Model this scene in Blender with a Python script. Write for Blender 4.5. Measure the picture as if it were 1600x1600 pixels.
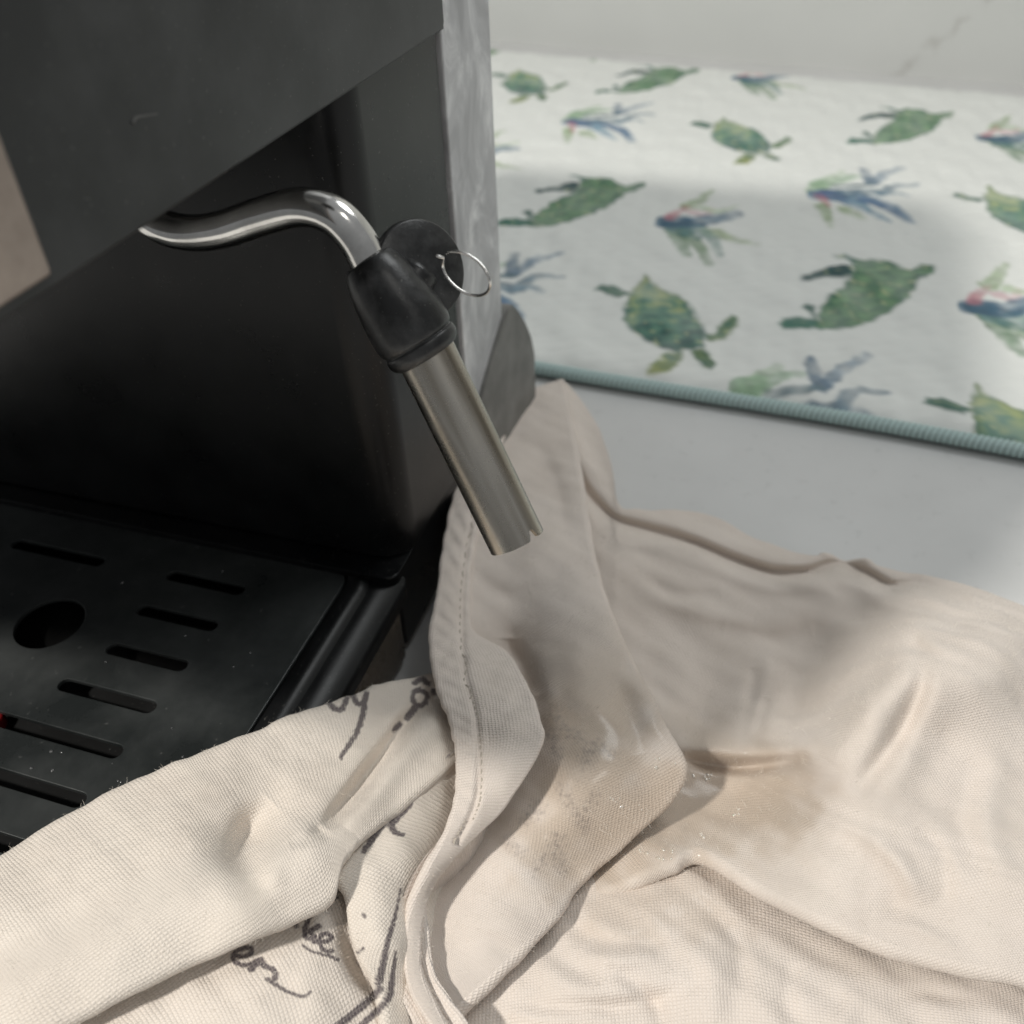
import bpy, bmesh, math, random
import numpy as np
from mathutils import Vector, Matrix

random.seed(7)
RNG = np.random.default_rng(11)
S = bpy.context.scene
for o in list(bpy.data.objects):
    bpy.data.objects.remove(o, do_unlink=True)
COL = S.collection

# ------------------------------------------------------------------ camera
F_PX, PITCH, YAW, ROLL, CAM_H = 1420.0, math.radians(40), math.radians(19), math.radians(-2.3), 0.22
fw = np.array([-math.sin(YAW) * math.cos(PITCH), math.cos(YAW) * math.cos(PITCH), -math.sin(PITCH)])
rt = np.array([math.cos(YAW), math.sin(YAW), 0.0])
up = np.cross(rt, fw)
rt2 = rt * math.cos(ROLL) + up * math.sin(ROLL)
up2 = -rt * math.sin(ROLL) + up * math.cos(ROLL)
CAM = np.array([0.0, 0.0, CAM_H])
cam_data = bpy.data.cameras.new("camera")
cam = bpy.data.objects.new("camera", cam_data)
COL.objects.link(cam)
cam.matrix_world = Matrix(((rt2[0], up2[0], -fw[0], CAM[0]), (rt2[1], up2[1], -fw[1], CAM[1]),
                           (rt2[2], up2[2], -fw[2], CAM[2]), (0, 0, 0, 1)))
cam_data.sensor_width = 36.0
cam_data.lens = 36.0 * F_PX / 1600.0
cam_data.clip_start = 0.005
cam_data.clip_end = 30.0
cam_data.dof.use_dof = True
cam_data.dof.focus_distance = 0.20
cam_data.dof.aperture_fstop = 15.0
S.camera = cam

# ------------------------------------------------------------------ light
W = bpy.data.worlds.new("World")
S.world = W
W.use_nodes = True
bg = W.node_tree.nodes["Background"]
_n = W.node_tree.nodes
_tc = _n.new("ShaderNodeTexCoord")
_sp = _n.new("ShaderNodeSeparateXYZ")
_mr = _n.new("ShaderNodeMapRange")          # an ordinary room: ceiling lighter than walls, floor darkest
_mr.inputs["From Min"].default_value = -0.6
_mr.inputs["From Max"].default_value = 0.9
_mr.inputs["To Min"].default_value = 0.12
_mr.inputs["To Max"].default_value = 0.37
W.node_tree.links.new(_tc.outputs["Generated"], _sp.inputs[0])
W.node_tree.links.new(_sp.outputs[2], _mr.inputs[0])
W.node_tree.links.new(_mr.outputs[0], bg.inputs[1])
bg.inputs[0].default_value = (0.95, 0.98, 1.0, 1)


def area_light(name, loc, target, size, watts, colour):
    d = bpy.data.lights.new(name, 'AREA')
    d.shape = 'DISK'
    d.size = size
    d.energy = watts
    d.color = colour
    o = bpy.data.objects.new(name, d)
    COL.objects.link(o)
    o.location = loc
    o.rotation_euler = (Vector(target) - Vector(loc)).to_track_quat('-Z', 'Y').to_euler()
    return o


area_light("kitchen_lamp", (-0.575, -0.556, 1.05), (-0.05, 0.2, 0.0), 0.09, 17.5, (1.0, 0.965, 0.90))
area_light("ceiling_light", (0.55, 1.0, 1.5), (0.0, 0.45, 0.0), 0.8, 10.0, (0.97, 1.0, 1.0))
area_light("added_highlight_light", (0.9, -0.45, 1.7), (0.0, 0.2, 0.0), 0.30, 2.4, (1.0, 0.98, 0.92))  # added lamp, for a highlight streak on the steel sleeve
S.view_settings.view_transform = 'Standard'
S.view_settings.look = 'None'
S.view_settings.exposure = -0.15
S.view_settings.gamma = 1.0


# ------------------------------------------------------------------ helpers
def rays(px, py):
    px = np.asarray(px, float)
    py = np.asarray(py, float)
    a = (px - 800) / F_PX
    b = (py - 800) / F_PX
    return a[..., None] * rt2 - b[..., None] * up2 + fw


def on_z(px, py, z):
    """measured point of the photograph -> place in the room at height z (m)"""
    d = rays(px, py)
    t = (np.asarray(z, float) - CAM_H) / d[..., 2]
    return CAM + d * t[..., None]


def to_px(P):
    q = P - CAM
    k = q @ fw
    return 800 + F_PX * (q @ rt2) / k, 800 - F_PX * (q @ up2) / k


def on_y(px, py, y):
    d = rays(px, py)
    return CAM + d * (np.asarray(y, float) / d[..., 1])[..., None]


def lin(r, g, b):
    f = lambda c: (c / 255.0 / 12.92) if c <= 10 else ((c / 255.0 + 0.055) / 1.055) ** 2.4
    return np.array([f(r), f(g), f(b)])


def tag(o, label=None, cat=None, group=None, kind=None):
    if label: o["label"] = label
    if cat: o["category"] = cat
    if group: o["group"] = group
    if kind: o["kind"] = kind
    return o


def link(name, me, mat, parent=None, smooth=True):
    o = bpy.data.objects.new(name, me)
    COL.objects.link(o)
    if mat is not None:
        me.materials.clear()
        me.materials.append(mat)
    if smooth:
        me.polygons.foreach_set("use_smooth", np.ones(len(me.polygons), bool))
    if parent is not None:
        o.parent = parent
        o.matrix_parent_inverse = Matrix.Translation(parent.location).inverted()
    return o


def empty(name, loc):
    o = bpy.data.objects.new(name, None)
    o.empty_display_size = 0.02
    COL.objects.link(o)
    o.location = loc
    return o


def np_mesh(name, verts, quads):
    me = bpy.data.meshes.new(name)
    v = np.ascontiguousarray(verts, dtype=np.float32).reshape(-1, 3)
    q = np.ascontiguousarray(quads, dtype=np.int32)
    k = q.shape[1]
    me.vertices.add(len(v))
    me.vertices.foreach_set("co", v.ravel())
    me.loops.add(q.size)
    me.loops.foreach_set("vertex_index", q.ravel())
    me.polygons.add(len(q))
    me.polygons.foreach_set("loop_start", np.arange(0, q.size, k, dtype=np.int32))
    me.polygons.foreach_set("loop_total", np.full(len(q), k, dtype=np.int32))
    me.update(calc_edges=True)
    return me


def grid_quads(nu, nv, closed_v=False):
    i = np.arange(nu - 1)[:, None]
    j = np.arange(nv if closed_v else nv - 1)[None, :]
    j2 = (j + 1) % nv
    a = i * nv + j
    b = i * nv + j2
    c = (i + 1) * nv + j2
    d = (i + 1) * nv + j
    return np.stack([a, b, c, d], -1).reshape(-1, 4)


def vcol(me, name, arr):
    at = me.attributes.new(name, 'FLOAT_COLOR', 'POINT')
    a = np.ones((len(me.vertices), 4), np.float32)
    a[:, :arr.shape[1]] = arr
    at.data.foreach_set("color", a.ravel())


def crom(P, n):
    """smooth curve through control points, index-parametrised, n samples"""
    P = np.asarray(P, float)
    k = len(P)
    E = np.vstack([2 * P[0] - P[1], P, 2 * P[-1] - P[-2]])
    t = np.linspace(0, k - 1, n)
    i = np.minimum(t.astype(int), k - 2)
    f = (t - i)[:, None]
    p0, p1, p2, p3 = E[i], E[i + 1], E[i + 2], E[i + 3]
    return 0.5 * ((2 * p1) + (-p0 + p2) * f + (2 * p0 - 5 * p1 + 4 * p2 - p3) * f ** 2 + (-p0 + 3 * p1 - 3 * p2 + p3) * f ** 3)


def seg_dist(px, py, line, widths=None):
    """distance to a polyline and the position along it (0..1)"""
    line = np.asarray(line, float)
    best = np.full(px.shape, 1e9)
    pos = np.zeros(px.shape)
    L = np.concatenate([[0], np.cumsum(np.hypot(*np.diff(line, axis=0).T))])
    L /= L[-1]
    for k in range(len(line) - 1):
        a, b = line[k], line[k + 1]
        ab = b - a
        t = np.clip(((px - a[0]) * ab[0] + (py - a[1]) * ab[1]) / (ab @ ab + 1e-12), 0, 1)
        d = np.hypot(px - a[0] - t * ab[0], py - a[1] - t * ab[1])
        m = d < best
        best[m] = d[m]
        pos[m] = (L[k] + t * (L[k + 1] - L[k]))[m]
    return best, pos


def poly_sd(px, py, poly):
    """signed distance, negative inside"""
    poly = np.asarray(poly, float)
    d, _ = seg_dist(px, py, np.vstack([poly, poly[:1]]))
    ins = np.zeros(px.shape, bool)
    n = len(poly)
    for i in range(n):
        x0, y0 = poly[i]
        x1, y1 = poly[(i + 1) % n]
        c = (y0 > py) != (y1 > py)
        ins ^= c & (px < (x1 - x0) * (py - y0) / (y1 - y0 + 1e-12) + x0)
    return np.where(ins, -d, d)


class Waves:
    """cheap smooth noise: a sum of random plane waves"""
    def __init__(self, scale, n=14, seed=0, spread=0.6):
        r = np.random.default_rng(seed)
        a = r.uniform(0, 2 * np.pi, n)
        k = 2 * np.pi / (scale * r.uniform(1 - spread, 1 + spread, n))
        self.kx, self.ky = k * np.cos(a), k * np.sin(a)
        self.ph = r.uniform(0, 2 * np.pi, n)
        self.n = n

    def __call__(self, x, y):
        s = 0
        for a, b, p in zip(self.kx, self.ky, self.ph):
            s = s + np.sin(a * x + b * y + p)
        return s / math.sqrt(self.n)


# ------------------------------------------------------------------ materials
def material(name):
    m = bpy.data.materials.new(name)
    m.use_nodes = True
    nt = m.node_tree
    return m, nt, nt.nodes["Principled BSDF"]


def N(nt, kind, **kw):
    n = nt.nodes.new(kind)
    for k, v in kw.items():
        setattr(n, k, v)
    return n


def math_n(nt, op, a, b=None, c=None):
    n = nt.nodes.new("ShaderNodeMath")
    n.operation = op
    for i, v in enumerate((a, b, c)):
        if v is None: continue
        if isinstance(v, (int, float)):
            n.inputs[i].default_value = v
        else:
            nt.links.new(v, n.inputs[i])
    return n.outputs[0]


def ramp(nt, src, stops):
    r = nt.nodes.new("ShaderNodeValToRGB")
    nt.links.new(src, r.inputs[0])
    e = r.color_ramp.elements
    while len(e) < len(stops): e.new(0.5)
    for el, (p, c) in zip(e, stops):
        el.position = p
        el.color = (*c, 1) if len(c) == 3 else c
    return r.outputs[0]


def noise(nt, scale, detail=4, rough=0.55, coord=None, dist=0.0):
    n = nt.nodes.new("ShaderNodeTexNoise")
    n.inputs["Scale"].default_value = scale
    n.inputs["Detail"].default_value = detail
    n.inputs["Roughness"].default_value = rough
    n.inputs["Distortion"].default_value = dist
    if coord is None:
        g = nt.nodes.new("ShaderNodeNewGeometry")
        coord = g.outputs["Position"]
    nt.links.new(coord, n.inputs["Vector"])
    return n.outputs[0]


def bump(nt, bsdf, h, strength, dist):
    b = nt.nodes.new("ShaderNodeBump")
    b.inputs["Strength"].default_value = strength
    b.inputs["Distance"].default_value = dist
    nt.links.new(h, b.inputs["Height"])
    nt.links.new(b.outputs[0], bsdf.inputs["Normal"])
    return b


def mixc(nt, fac, a, b, mode='MIX'):
    m = nt.nodes.new("ShaderNodeMix")
    m.data_type = 'RGBA'
    m.blend_type = mode
    for s, v in ((m.inputs[0], fac), (m.inputs[6], a), (m.inputs[7], b)):
        if isinstance(v, (int, float)):
            s.default_value = v
        elif isinstance(v, (tuple, list, np.ndarray)):
            s.default_value = (*v[:3], 1)
        else:
            nt.links.new(v, s)
    return m.outputs[2]


def plastic(name, base, rough, dirt=0.0, bump_s=0.0, spec=0.5, scale=60.0):
    m, nt, b = material(name)
    n1 = noise(nt, scale, 6, 0.6)
    n2 = noise(nt, scale * 9, 3, 0.6)
    b.inputs["Specular IOR Level"].default_value = spec
    lo = np.array(base)
    hi = lo * 1.6 + dirt
    fac = ramp(nt, n1, [(0.42, (0, 0, 0)), (0.75, (1, 1, 1))])
    c = mixc(nt, fac, lo, hi)
    dust = ramp(nt, noise(nt, 1300, 1, 0.4), [(0.735, (0, 0, 0)), (0.76, (1, 1, 1))])      # settled dust specks
    c = mixc(nt, math_n(nt, 'MULTIPLY', dust, 0.30), c, (0.20, 0.195, 0.18))
    nt.links.new(c, b.inputs["Base Color"])
    rr = math_n(nt, 'MULTIPLY_ADD', n1, 0.25, rough - 0.12)
    nt.links.new(rr, b.inputs["Roughness"])
    if bump_s:
        bump(nt, b, n2, bump_s, 0.0003)
    return m


def metal(name, base, rough, streak=0.1):
    m, nt, b = material(name)
    b.inputs["Metallic"].default_value = 1.0
    n1 = noise(nt, 90, 5, 0.65)
    n2 = noise(nt, 500, 3, 0.6)
    nt.links.new(mixc(nt, ramp(nt, n1, [(0.4, (0, 0, 0)), (0.7, (1, 1, 1))]), base, np.array(base) * 0.72), b.inputs["Base Color"])
    nt.links.new(math_n(nt, 'MULTIPLY_ADD', n1, streak, rough - streak * 0.5), b.inputs["Roughness"])
    bump(nt, b, n2, 0.06, 0.0003)
    return m


M = {}
M['head'] = plastic("head_plastic", (0.015, 0.016, 0.0165), 0.42, 0.036, 0.06, 0.45, 26)
M['column'] = plastic("column_plastic", (0.0035, 0.0038, 0.0042), 0.30, 0.003, 0.02, 0.32)  # darker than the head: recess shade put into the base colour
M['tray'] = plastic("tray_plastic", (0.005, 0.0053, 0.0056), 0.40, 0.002, 0.02, 0.35)
M['tub'] = plastic("towel_tint_tub_plastic", (0.075, 0.060, 0.046), 0.25, 0.004, 0.0, 0.5)  # brown reflection of the towel put into the base colour
M['base'] = plastic("grey_block_plastic", (0.15, 0.147, 0.138), 0.55, 0.02, 0.04, 0.4)
M['scuff'] = plastic("scuffed_plastic", (0.09, 0.088, 0.085), 0.6)
M['black'] = plastic("deep_black", (0.003, 0.003, 0.003), 0.5)
M['rubber'] = plastic("black_rubber", (0.008, 0.008, 0.008), 0.34, 0.045, 0.12, 0.5, 190)
M['chrome'] = metal("polished_steel", (0.80, 0.78, 0.75), 0.17, 0.12)
M['sleeve'] = metal("worn_steel_sleeve", (0.52, 0.49, 0.44), 0.24, 0.22)
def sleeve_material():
    m, nt, b = material("reflection_banded_sleeve")
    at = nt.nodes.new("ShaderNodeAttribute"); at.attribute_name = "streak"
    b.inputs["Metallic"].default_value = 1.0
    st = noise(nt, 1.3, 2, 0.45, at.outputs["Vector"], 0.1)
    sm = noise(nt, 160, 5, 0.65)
    c = ramp(nt, st, [(0.30, (0.16, 0.135, 0.105)), (0.44, (0.38, 0.34, 0.285)), (0.58, (0.56, 0.52, 0.46)), (0.76, (0.28, 0.24, 0.19))])  # lengthwise bands painted in for the room's reflections
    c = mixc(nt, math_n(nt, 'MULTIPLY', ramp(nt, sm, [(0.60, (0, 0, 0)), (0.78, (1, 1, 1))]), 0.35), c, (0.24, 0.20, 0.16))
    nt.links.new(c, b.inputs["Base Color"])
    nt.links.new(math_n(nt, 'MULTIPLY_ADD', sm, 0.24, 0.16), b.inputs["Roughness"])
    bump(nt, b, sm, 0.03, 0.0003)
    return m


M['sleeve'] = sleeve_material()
M['brushed'] = metal("brushed_steel", (0.42, 0.35, 0.31), 0.42, 0.1)
M['red'] = plastic("red_plastic", (0.12, 0.004, 0.005), 0.4)
M['crumb'] = plastic("pale_crumb", (0.6, 0.56, 0.48), 0.8)


def grate_material():
    m, nt, b = material("grate_metal")
    n1 = noise(nt, 28, 7, 0.62)
    n2 = noise(nt, 420, 2, 0.5)
    n3 = noise(nt, 900, 2, 0.5)
    c = mixc(nt, ramp(nt, n1, [(0.38, (0, 0, 0)), (0.7, (1, 1, 1))]), (0.022, 0.025, 0.025), (0.062, 0.066, 0.065))
    sp = ramp(nt, n2, [(0.69, (0, 0, 0)), (0.74, (1, 1, 1))])
    c = mixc(nt, math_n(nt, 'MULTIPLY', sp, 0.35), c, (0.16, 0.16, 0.155))
    nt.links.new(c, b.inputs["Base Color"])
    nt.links.new(math_n(nt, 'MULTIPLY_ADD', n1, 0.45, 0.10), b.inputs["Roughness"])
    b.inputs["Metallic"].default_value = 0.25
    bump(nt, b, n3, 0.10, 0.0002)
    return m


M['grate'] = grate_material()


def tank_material():
    m, nt, b = material("milky_tank_plastic")
    tc = nt.nodes.new("ShaderNodeNewGeometry")
    mp = nt.nodes.new("ShaderNodeMapping")
    mp.inputs["Scale"].default_value = (1, 1, 0.7)
    nt.links.new(tc.outputs["Position"], mp.inputs[0])
    n1 = noise(nt, 55, 6, 0.62, mp.outputs[0], 1.0)
    nt.links.new(ramp(nt, n1, [(0.34, (0.36, 0.36, 0.37)), (0.52, (0.50, 0.50, 0.51)), (0.70, (0.80, 0.80, 0.80))]), b.inputs["Base Color"])
    b.inputs["Roughness"].default_value = 0.38
    b.inputs["Subsurface Weight"].default_value = 0.25
    b.inputs["Subsurface Radius"].default_value = (0.004, 0.004, 0.004)
    bump(nt, b, n1, 0.06, 0.001)
    return m


M['tank'] = tank_material()


def counter_material():
    m, nt, b = material("pale_stone_counter")
    n1 = noise(nt, 11, 6, 0.6)
    n2 = noise(nt, 150, 4, 0.6)
    c = mixc(nt, n1, (0.54, 0.54, 0.532), (0.74, 0.74, 0.73))
    c = mixc(nt, math_n(nt, 'MULTIPLY', ramp(nt, n2, [(0.60, (0, 0, 0)), (0.72, (1, 1, 1))]), 0.16), c, (0.25, 0.25, 0.24))
    nt.links.new(c, b.inputs["Base Color"])
    nt.links.new(math_n(nt, 'MULTIPLY_ADD', n1, 0.2, 0.32), b.inputs["Roughness"])
    b.inputs["Specular IOR Level"].default_value = 0.35
    bump(nt, b, n2, 0.04, 0.0005)
    return m


M['counter'] = counter_material()


def wall_material():
    m, nt, b = material("veined_backsplash")
    n1 = noise(nt, 7, 5, 0.6)
    g = nt.nodes.new("ShaderNodeNewGeometry")
    c = mixc(nt, n1, (0.56, 0.575, 0.56), (0.68, 0.69, 0.675))
    # one thin meandering vein
    sep = nt.nodes.new("ShaderNodeSeparateXYZ")
    nt.links.new(g.outputs["Position"], sep.inputs[0])
    n2 = noise(nt, 38, 5, 0.7)
    wob = math_n(nt, 'MULTIPLY_ADD', n2, 0.055, -0.0275)
    xx = math_n(nt, 'ADD', sep.outputs[0], wob)
    d = math_n(nt, 'SUBTRACT', xx, math_n(nt, 'MULTIPLY_ADD', sep.outputs[2], 0.95, 0.052))
    ad = math_n(nt, 'ABSOLUTE', d)
    v = ramp(nt, ad, [(0.0, (1, 1, 1)), (0.0055, (0, 0, 0))])
    n3 = noise(nt, 60, 3, 0.6)
    v = math_n(nt, 'MULTIPLY', v, math_n(nt, 'MULTIPLY', ramp(nt, n3, [(0.4, (0, 0, 0)), (0.6, (1, 1, 1))]), 0.55))
    c = mixc(nt, v, c, (0.36, 0.35, 0.33))
    nt.links.new(c, b.inputs["Base Color"])
    b.inputs["Roughness"].default_value = 0.4
    return m


M['wall'] = wall_material()


def mat_fabric():
    m, nt, b = material("printed_microfibre")
    a = nt.nodes.new("ShaderNodeAttribute")
    a.attribute_name = "print"
    n1 = noise(nt, 900, 2, 0.6)
    n2 = noise(nt, 40, 4, 0.6)
    c = mixc(nt, math_n(nt, 'MULTIPLY', n1, 0.10), a.outputs["Color"], (0.45, 0.46, 0.45))
    nt.links.new(c, b.inputs["Base Color"])
    b.inputs["Roughness"].default_value = 0.9
    b.inputs["Specular IOR Level"].default_value = 0.15
    b.inputs["Sheen Weight"].default_value = 0.15
    h = math_n(nt, 'MULTIPLY_ADD', n2, 1.5, n1)
    bump(nt, b, h, 0.18, 0.0003)
    return m


M['mat'] = mat_fabric()


def binding_material():
    m, nt, b = material("teal_binding_thread")
    a = nt.nodes.new("ShaderNodeAttribute")
    a.attribute_name = "print"
    n1 = noise(nt, 700, 3, 0.6)
    c = mixc(nt, math_n(nt, 'MULTIPLY', n1, 0.3), a.outputs["Color"], (0.22, 0.30, 0.30))
    nt.links.new(c, b.inputs["Base Color"])
    b.inputs["Roughness"].default_value = 0.85
    b.inputs["Specular IOR Level"].default_value = 0.2
    return m


M['binding'] = binding_material()


def towel_material():
    m, nt, b = material("cotton_canvas")
    at = nt.nodes.new("ShaderNodeAttribute"); at.attribute_name = "ink"
    sep = nt.nodes.new("ShaderNodeSeparateColor")
    nt.links.new(at.outputs["Color"], sep.inputs[0])
    ink, wet, tone = sep.outputs[0], sep.outputs[1], sep.outputs[2]
    uv = nt.nodes.new("ShaderNodeAttribute"); uv.attribute_name = "weave"   # cloth coordinates in mm
    nz = nt.nodes.new("ShaderNodeTexNoise")
    nz.inputs["Scale"].default_value = 0.07
    nz.inputs["Detail"].default_value = 3
    nt.links.new(uv.outputs["Vector"], nz.inputs["Vector"])
    sc = nt.nodes.new("ShaderNodeVectorMath"); sc.operation = 'MULTIPLY_ADD'
    nt.links.new(nz.outputs["Color"], sc.inputs[0])
    sc.inputs[1].default_value = (2.2, 2.2, 0)
    nt.links.new(uv.outputs["Vector"], sc.inputs[2])
    xyz = nt.nodes.new("ShaderNodeSeparateXYZ")
    nt.links.new(sc.outputs[0], xyz.inputs[0])
    PIT = 1.0 / 0.75
    U = math_n(nt, 'MULTIPLY', xyz.outputs[0], PIT)
    V = math_n(nt, 'MULTIPLY', xyz.outputs[1], PIT)
    par = math_n(nt, 'MODULO', math_n(nt, 'ADD', math_n(nt, 'FLOOR', U), math_n(nt, 'FLOOR', V)), 2.0)
    su = math_n(nt, 'ABSOLUTE', math_n(nt, 'SINE', math_n(nt, 'MULTIPLY', U, math.pi)))
    sv = math_n(nt, 'ABSOLUTE', math_n(nt, 'SINE', math_n(nt, 'MULTIPLY', V, math.pi)))
    over = math_n(nt, 'MULTIPLY', math_n(nt, 'POWER', su, 0.5), math_n(nt, 'POWER', sv, 0.9))
    under = math_n(nt, 'MULTIPLY', math_n(nt, 'POWER', sv, 0.5), math_n(nt, 'MULTIPLY', su, 0.75))
    mx = nt.nodes.new("ShaderNodeMix"); mx.data_type = 'FLOAT'
    nt.links.new(par, mx.inputs[0]); nt.links.new(over, mx.inputs[2]); nt.links.new(under, mx.inputs[3])
    weave = mx.outputs[0]
    n1 = noise(nt, 60, 5, 0.6)
    n2 = noise(nt, 700, 3, 0.65)
    n3 = noise(nt, 230, 4, 0.6)
    base = mixc(nt, tone, (0.775, 0.695, 0.64), (0.805, 0.735, 0.655))
    base = mixc(nt, math_n(nt, 'MULTIPLY', ramp(nt, n1, [(0.35, (0, 0, 0)), (0.75, (1, 1, 1))]), 0.30), base, (0.60, 0.52, 0.45))
    gap = math_n(nt, 'SUBTRACT', 1.0, weave)
    base = mixc(nt, math_n(nt, 'MULTIPLY', gap, 0.24), base, (0.50, 0.42, 0.33))
    fl = ramp(nt, n2, [(0.68, (0, 0, 0)), (0.80, (1, 1, 1))])
    base = mixc(nt, math_n(nt, 'MULTIPLY', fl, 0.20), base, (0.33, 0.27, 0.20))
    base = mixc(nt, math_n(nt, 'MULTIPLY', wet, 0.90), base, (0.535, 0.435, 0.345))
    inkf = math_n(nt, 'MULTIPLY', ink, math_n(nt, 'MULTIPLY_ADD', weave, 0.22, 0.78))
    nt.links.new(mixc(nt, inkf, base, (0.060, 0.046, 0.058)), b.inputs["Base Color"])
    rg = math_n(nt, 'MULTIPLY_ADD', wet, -0.55, 0.92)
    nt.links.new(rg, b.inputs["Roughness"])
    b.inputs["Specular IOR Level"].default_value = 0.22
    b.inputs["Sheen Weight"].default_value = 0.12
    b.inputs["Sheen Roughness"].default_value = 0.5
    nt.links.new(math_n(nt, 'MULTIPLY', wet, 0.65), b.inputs["Coat Weight"])
    b.inputs["Coat Roughness"].default_value = 0.22
    nr = nt.nodes.new("ShaderNodeTexNoise"); nr.noise_type = 'RIDGED_MULTIFRACTAL'
    nr.inputs["Scale"].default_value = 30; nr.inputs["Detail"].default_value = 3; nr.inputs["Roughness"].default_value = 0.5; nr.inputs["Distortion"].default_value = 0.8
    gg = nt.nodes.new("ShaderNodeNewGeometry"); nt.links.new(gg.outputs["Position"], nr.inputs["Vector"])
    h = math_n(nt, 'ADD', math_n(nt, 'MULTIPLY_ADD', nr.outputs[0], 1.1, math_n(nt, 'MULTIPLY', weave, 0.75)), math_n(nt, 'ADD', math_n(nt, 'MULTIPLY', n2, 0.45), math_n(nt, 'MULTIPLY', n3, 1.1)))
    bump(nt, b, h, 0.62, 0.00035)
    return m


M['towel'] = towel_material()
m, nt, b = material("wet_droplet")
b.inputs["Base Color"].default_value = (0.62, 0.55, 0.46, 1)
b.inputs["Roughness"].default_value = 0.06
b.inputs["Specular IOR Level"].default_value = 1.0
b.inputs["IOR"].default_value = 1.9
b.inputs["Coat Weight"].default_value = 1.0
b.inputs["Coat IOR"].default_value = 1.8
M['water'] = m
m, nt, b = material("droplet_on_black")
b.inputs["Base Color"].default_value = (0.10, 0.10, 0.10, 1)
b.inputs["Roughness"].default_value = 0.08
b.inputs["Specular IOR Level"].default_value = 1.0
b.inputs["IOR"].default_value = 1.8
M['drop'] = m
m, nt, b = material("seam_thread")
nt.links.new(mixc(nt, noise(nt, 900), (0.36, 0.31, 0.26), (0.5, 0.45, 0.38)), b.inputs["Base Color"])
b.inputs["Roughness"].default_value = 0.9
M['thread'] = m
m, nt, b = material("cotton_lint")
nt.links.new(mixc(nt, noise(nt, 90), (0.72, 0.66, 0.58), (0.8, 0.75, 0.67)), b.inputs["Base Color"])
b.inputs["Roughness"].default_value = 1.0
M['lint'] = m


# ------------------------------------------------------------------ solid builders
def rrect(x0, x1, y0, y1, r, n=8):
    """rounded rectangle, counter-clockwise; r = radius or 4 radii (x1y0, x1y1, x0y1, x0y0)"""
    if not isinstance(r, (tuple, list)): r = (r,) * 4
    out = []
    for (cx, cy, a0), rr in zip(((x1, y0, -90), (x1, y1, 0), (x0, y1, 90), (x0, y0, 180)), r):
        sx = -1 if cx == x1 else 1
        sy = 1 if cy == y0 else -1
        k = n if rr > 1e-6 else 0
        for i in range(k + 1):
            a = math.radians(a0 + 90.0 * (i / k if k else 0))
            out.append((cx + sx * rr + rr * math.cos(a), cy + sy * rr + rr * math.sin(a)))
    return out


def prism(name, loop, z0, z1, mat, parent, bev=0.0008, seg=2):
    bm = bmesh.new()
    vb = [bm.verts.new((x, y, z0)) for x, y in loop]
    vt = [bm.verts.new((x, y, z1)) for x, y in loop]
    n = len(loop)
    bm.faces.new(vb[::-1])
    bm.faces.new(vt)
    for i in range(n):
        bm.faces.new((vb[i], vb[(i + 1) % n], vt[(i + 1) % n], vt[i]))
    if bev:
        ed = [e for e in bm.edges if abs(e.verts[0].co.z - e.verts[1].co.z) < 1e-7]
        bmesh.ops.bevel(bm, geom=ed, offset=bev, segments=seg, affect='EDGES', profile=0.5)
    me = bpy.data.meshes.new(name)
    bm.to_mesh(me)
    bm.free()
    o = link(name, me, mat, parent)
    md = o.modifiers.new("n", 'WEIGHTED_NORMAL')
    md.keep_sharp = True
    return o


def tube(name, path, radius, mat, parent, nseg=24, cap=True):
    """swept round tube; radius scalar or per-point"""
    P = np.asarray(path, float)
    n = len(P)
    R = np.full(n, radius) if np.isscalar(radius) else np.asarray(radius, float)
    T = np.gradient(P, axis=0)
    T /= np.linalg.norm(T, axis=1)[:, None]
    ref = np.array([0.13, 0.2, 0.97])
    u = np.cross(T[0], ref)
    u /= np.linalg.norm(u)
    rings = []
    a = np.linspace(0, 2 * np.pi, nseg, endpoint=False)
    for i in range(n):
        u = u - T[i] * (u @ T[i])
        u /= np.linalg.norm(u)
        v = np.cross(T[i], u)
        rings.append(P[i] + R[i] * (np.cos(a)[:, None] * u + np.sin(a)[:, None] * v))
    V = np.array(rings).reshape(-1, 3)
    me = np_mesh(name, V, grid_quads(n, nseg, True))
    if cap:
        bm = bmesh.new()
        bm.from_mesh(me)
        bm.verts.ensure_lookup_table()
        for k in (0, n - 1):
            vs = [bm.verts[k * nseg + j] for j in range(nseg)]
            bm.faces.new(vs if k else vs[::-1])
        bmesh.ops.recalc_face_normals(bm, faces=bm.faces)
        bm.to_mesh(me)
        bm.free()
    return link(name, me, mat, parent)


# ------------------------------------------------------------------ setting
def slab(name, x0, x1, y0, y1, z0, z1, mat):
    bm = bmesh.new()
    bmesh.ops.create_cube(bm, size=1.0)
    for v in bm.verts:
        v.co = Vector(((x0 + x1) / 2 + v.co.x * (x1 - x0), (y0 + y1) / 2 + v.co.y * (y1 - y0), (z0 + z1) / 2 + v.co.z * (z1 - z0)))
    me = bpy.data.meshes.new(name)
    bm.to_mesh(me)
    bm.free()
    return link(name, me, mat, None, False)


tag(slab("counter", -0.9, 1.1, -0.12, 1.05, -0.03, 0.0, M['counter']), kind="structure")
wl = slab("wall", -1.0, 1.2, 0.0, 0.03, -0.001, 0.9, M['wall'])
wl.location = (0.0, 0.884, 0.0005)
wl.rotation_euler = (0, 0, math.radians(-7.4))
tag(wl, kind="structure")

# ------------------------------------------------------------------ drying mat with printed turtles
MZ = 0.0065
ground = lambda p: on_z(np.array([q[0] for q in p], float), np.array([q[1] for q in p], float), MZ)[:, :2]
zz = lambda pts, ox, oy: [(ox + x / 4.0, oy + y / 4.0) for x, y in pts]

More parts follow.
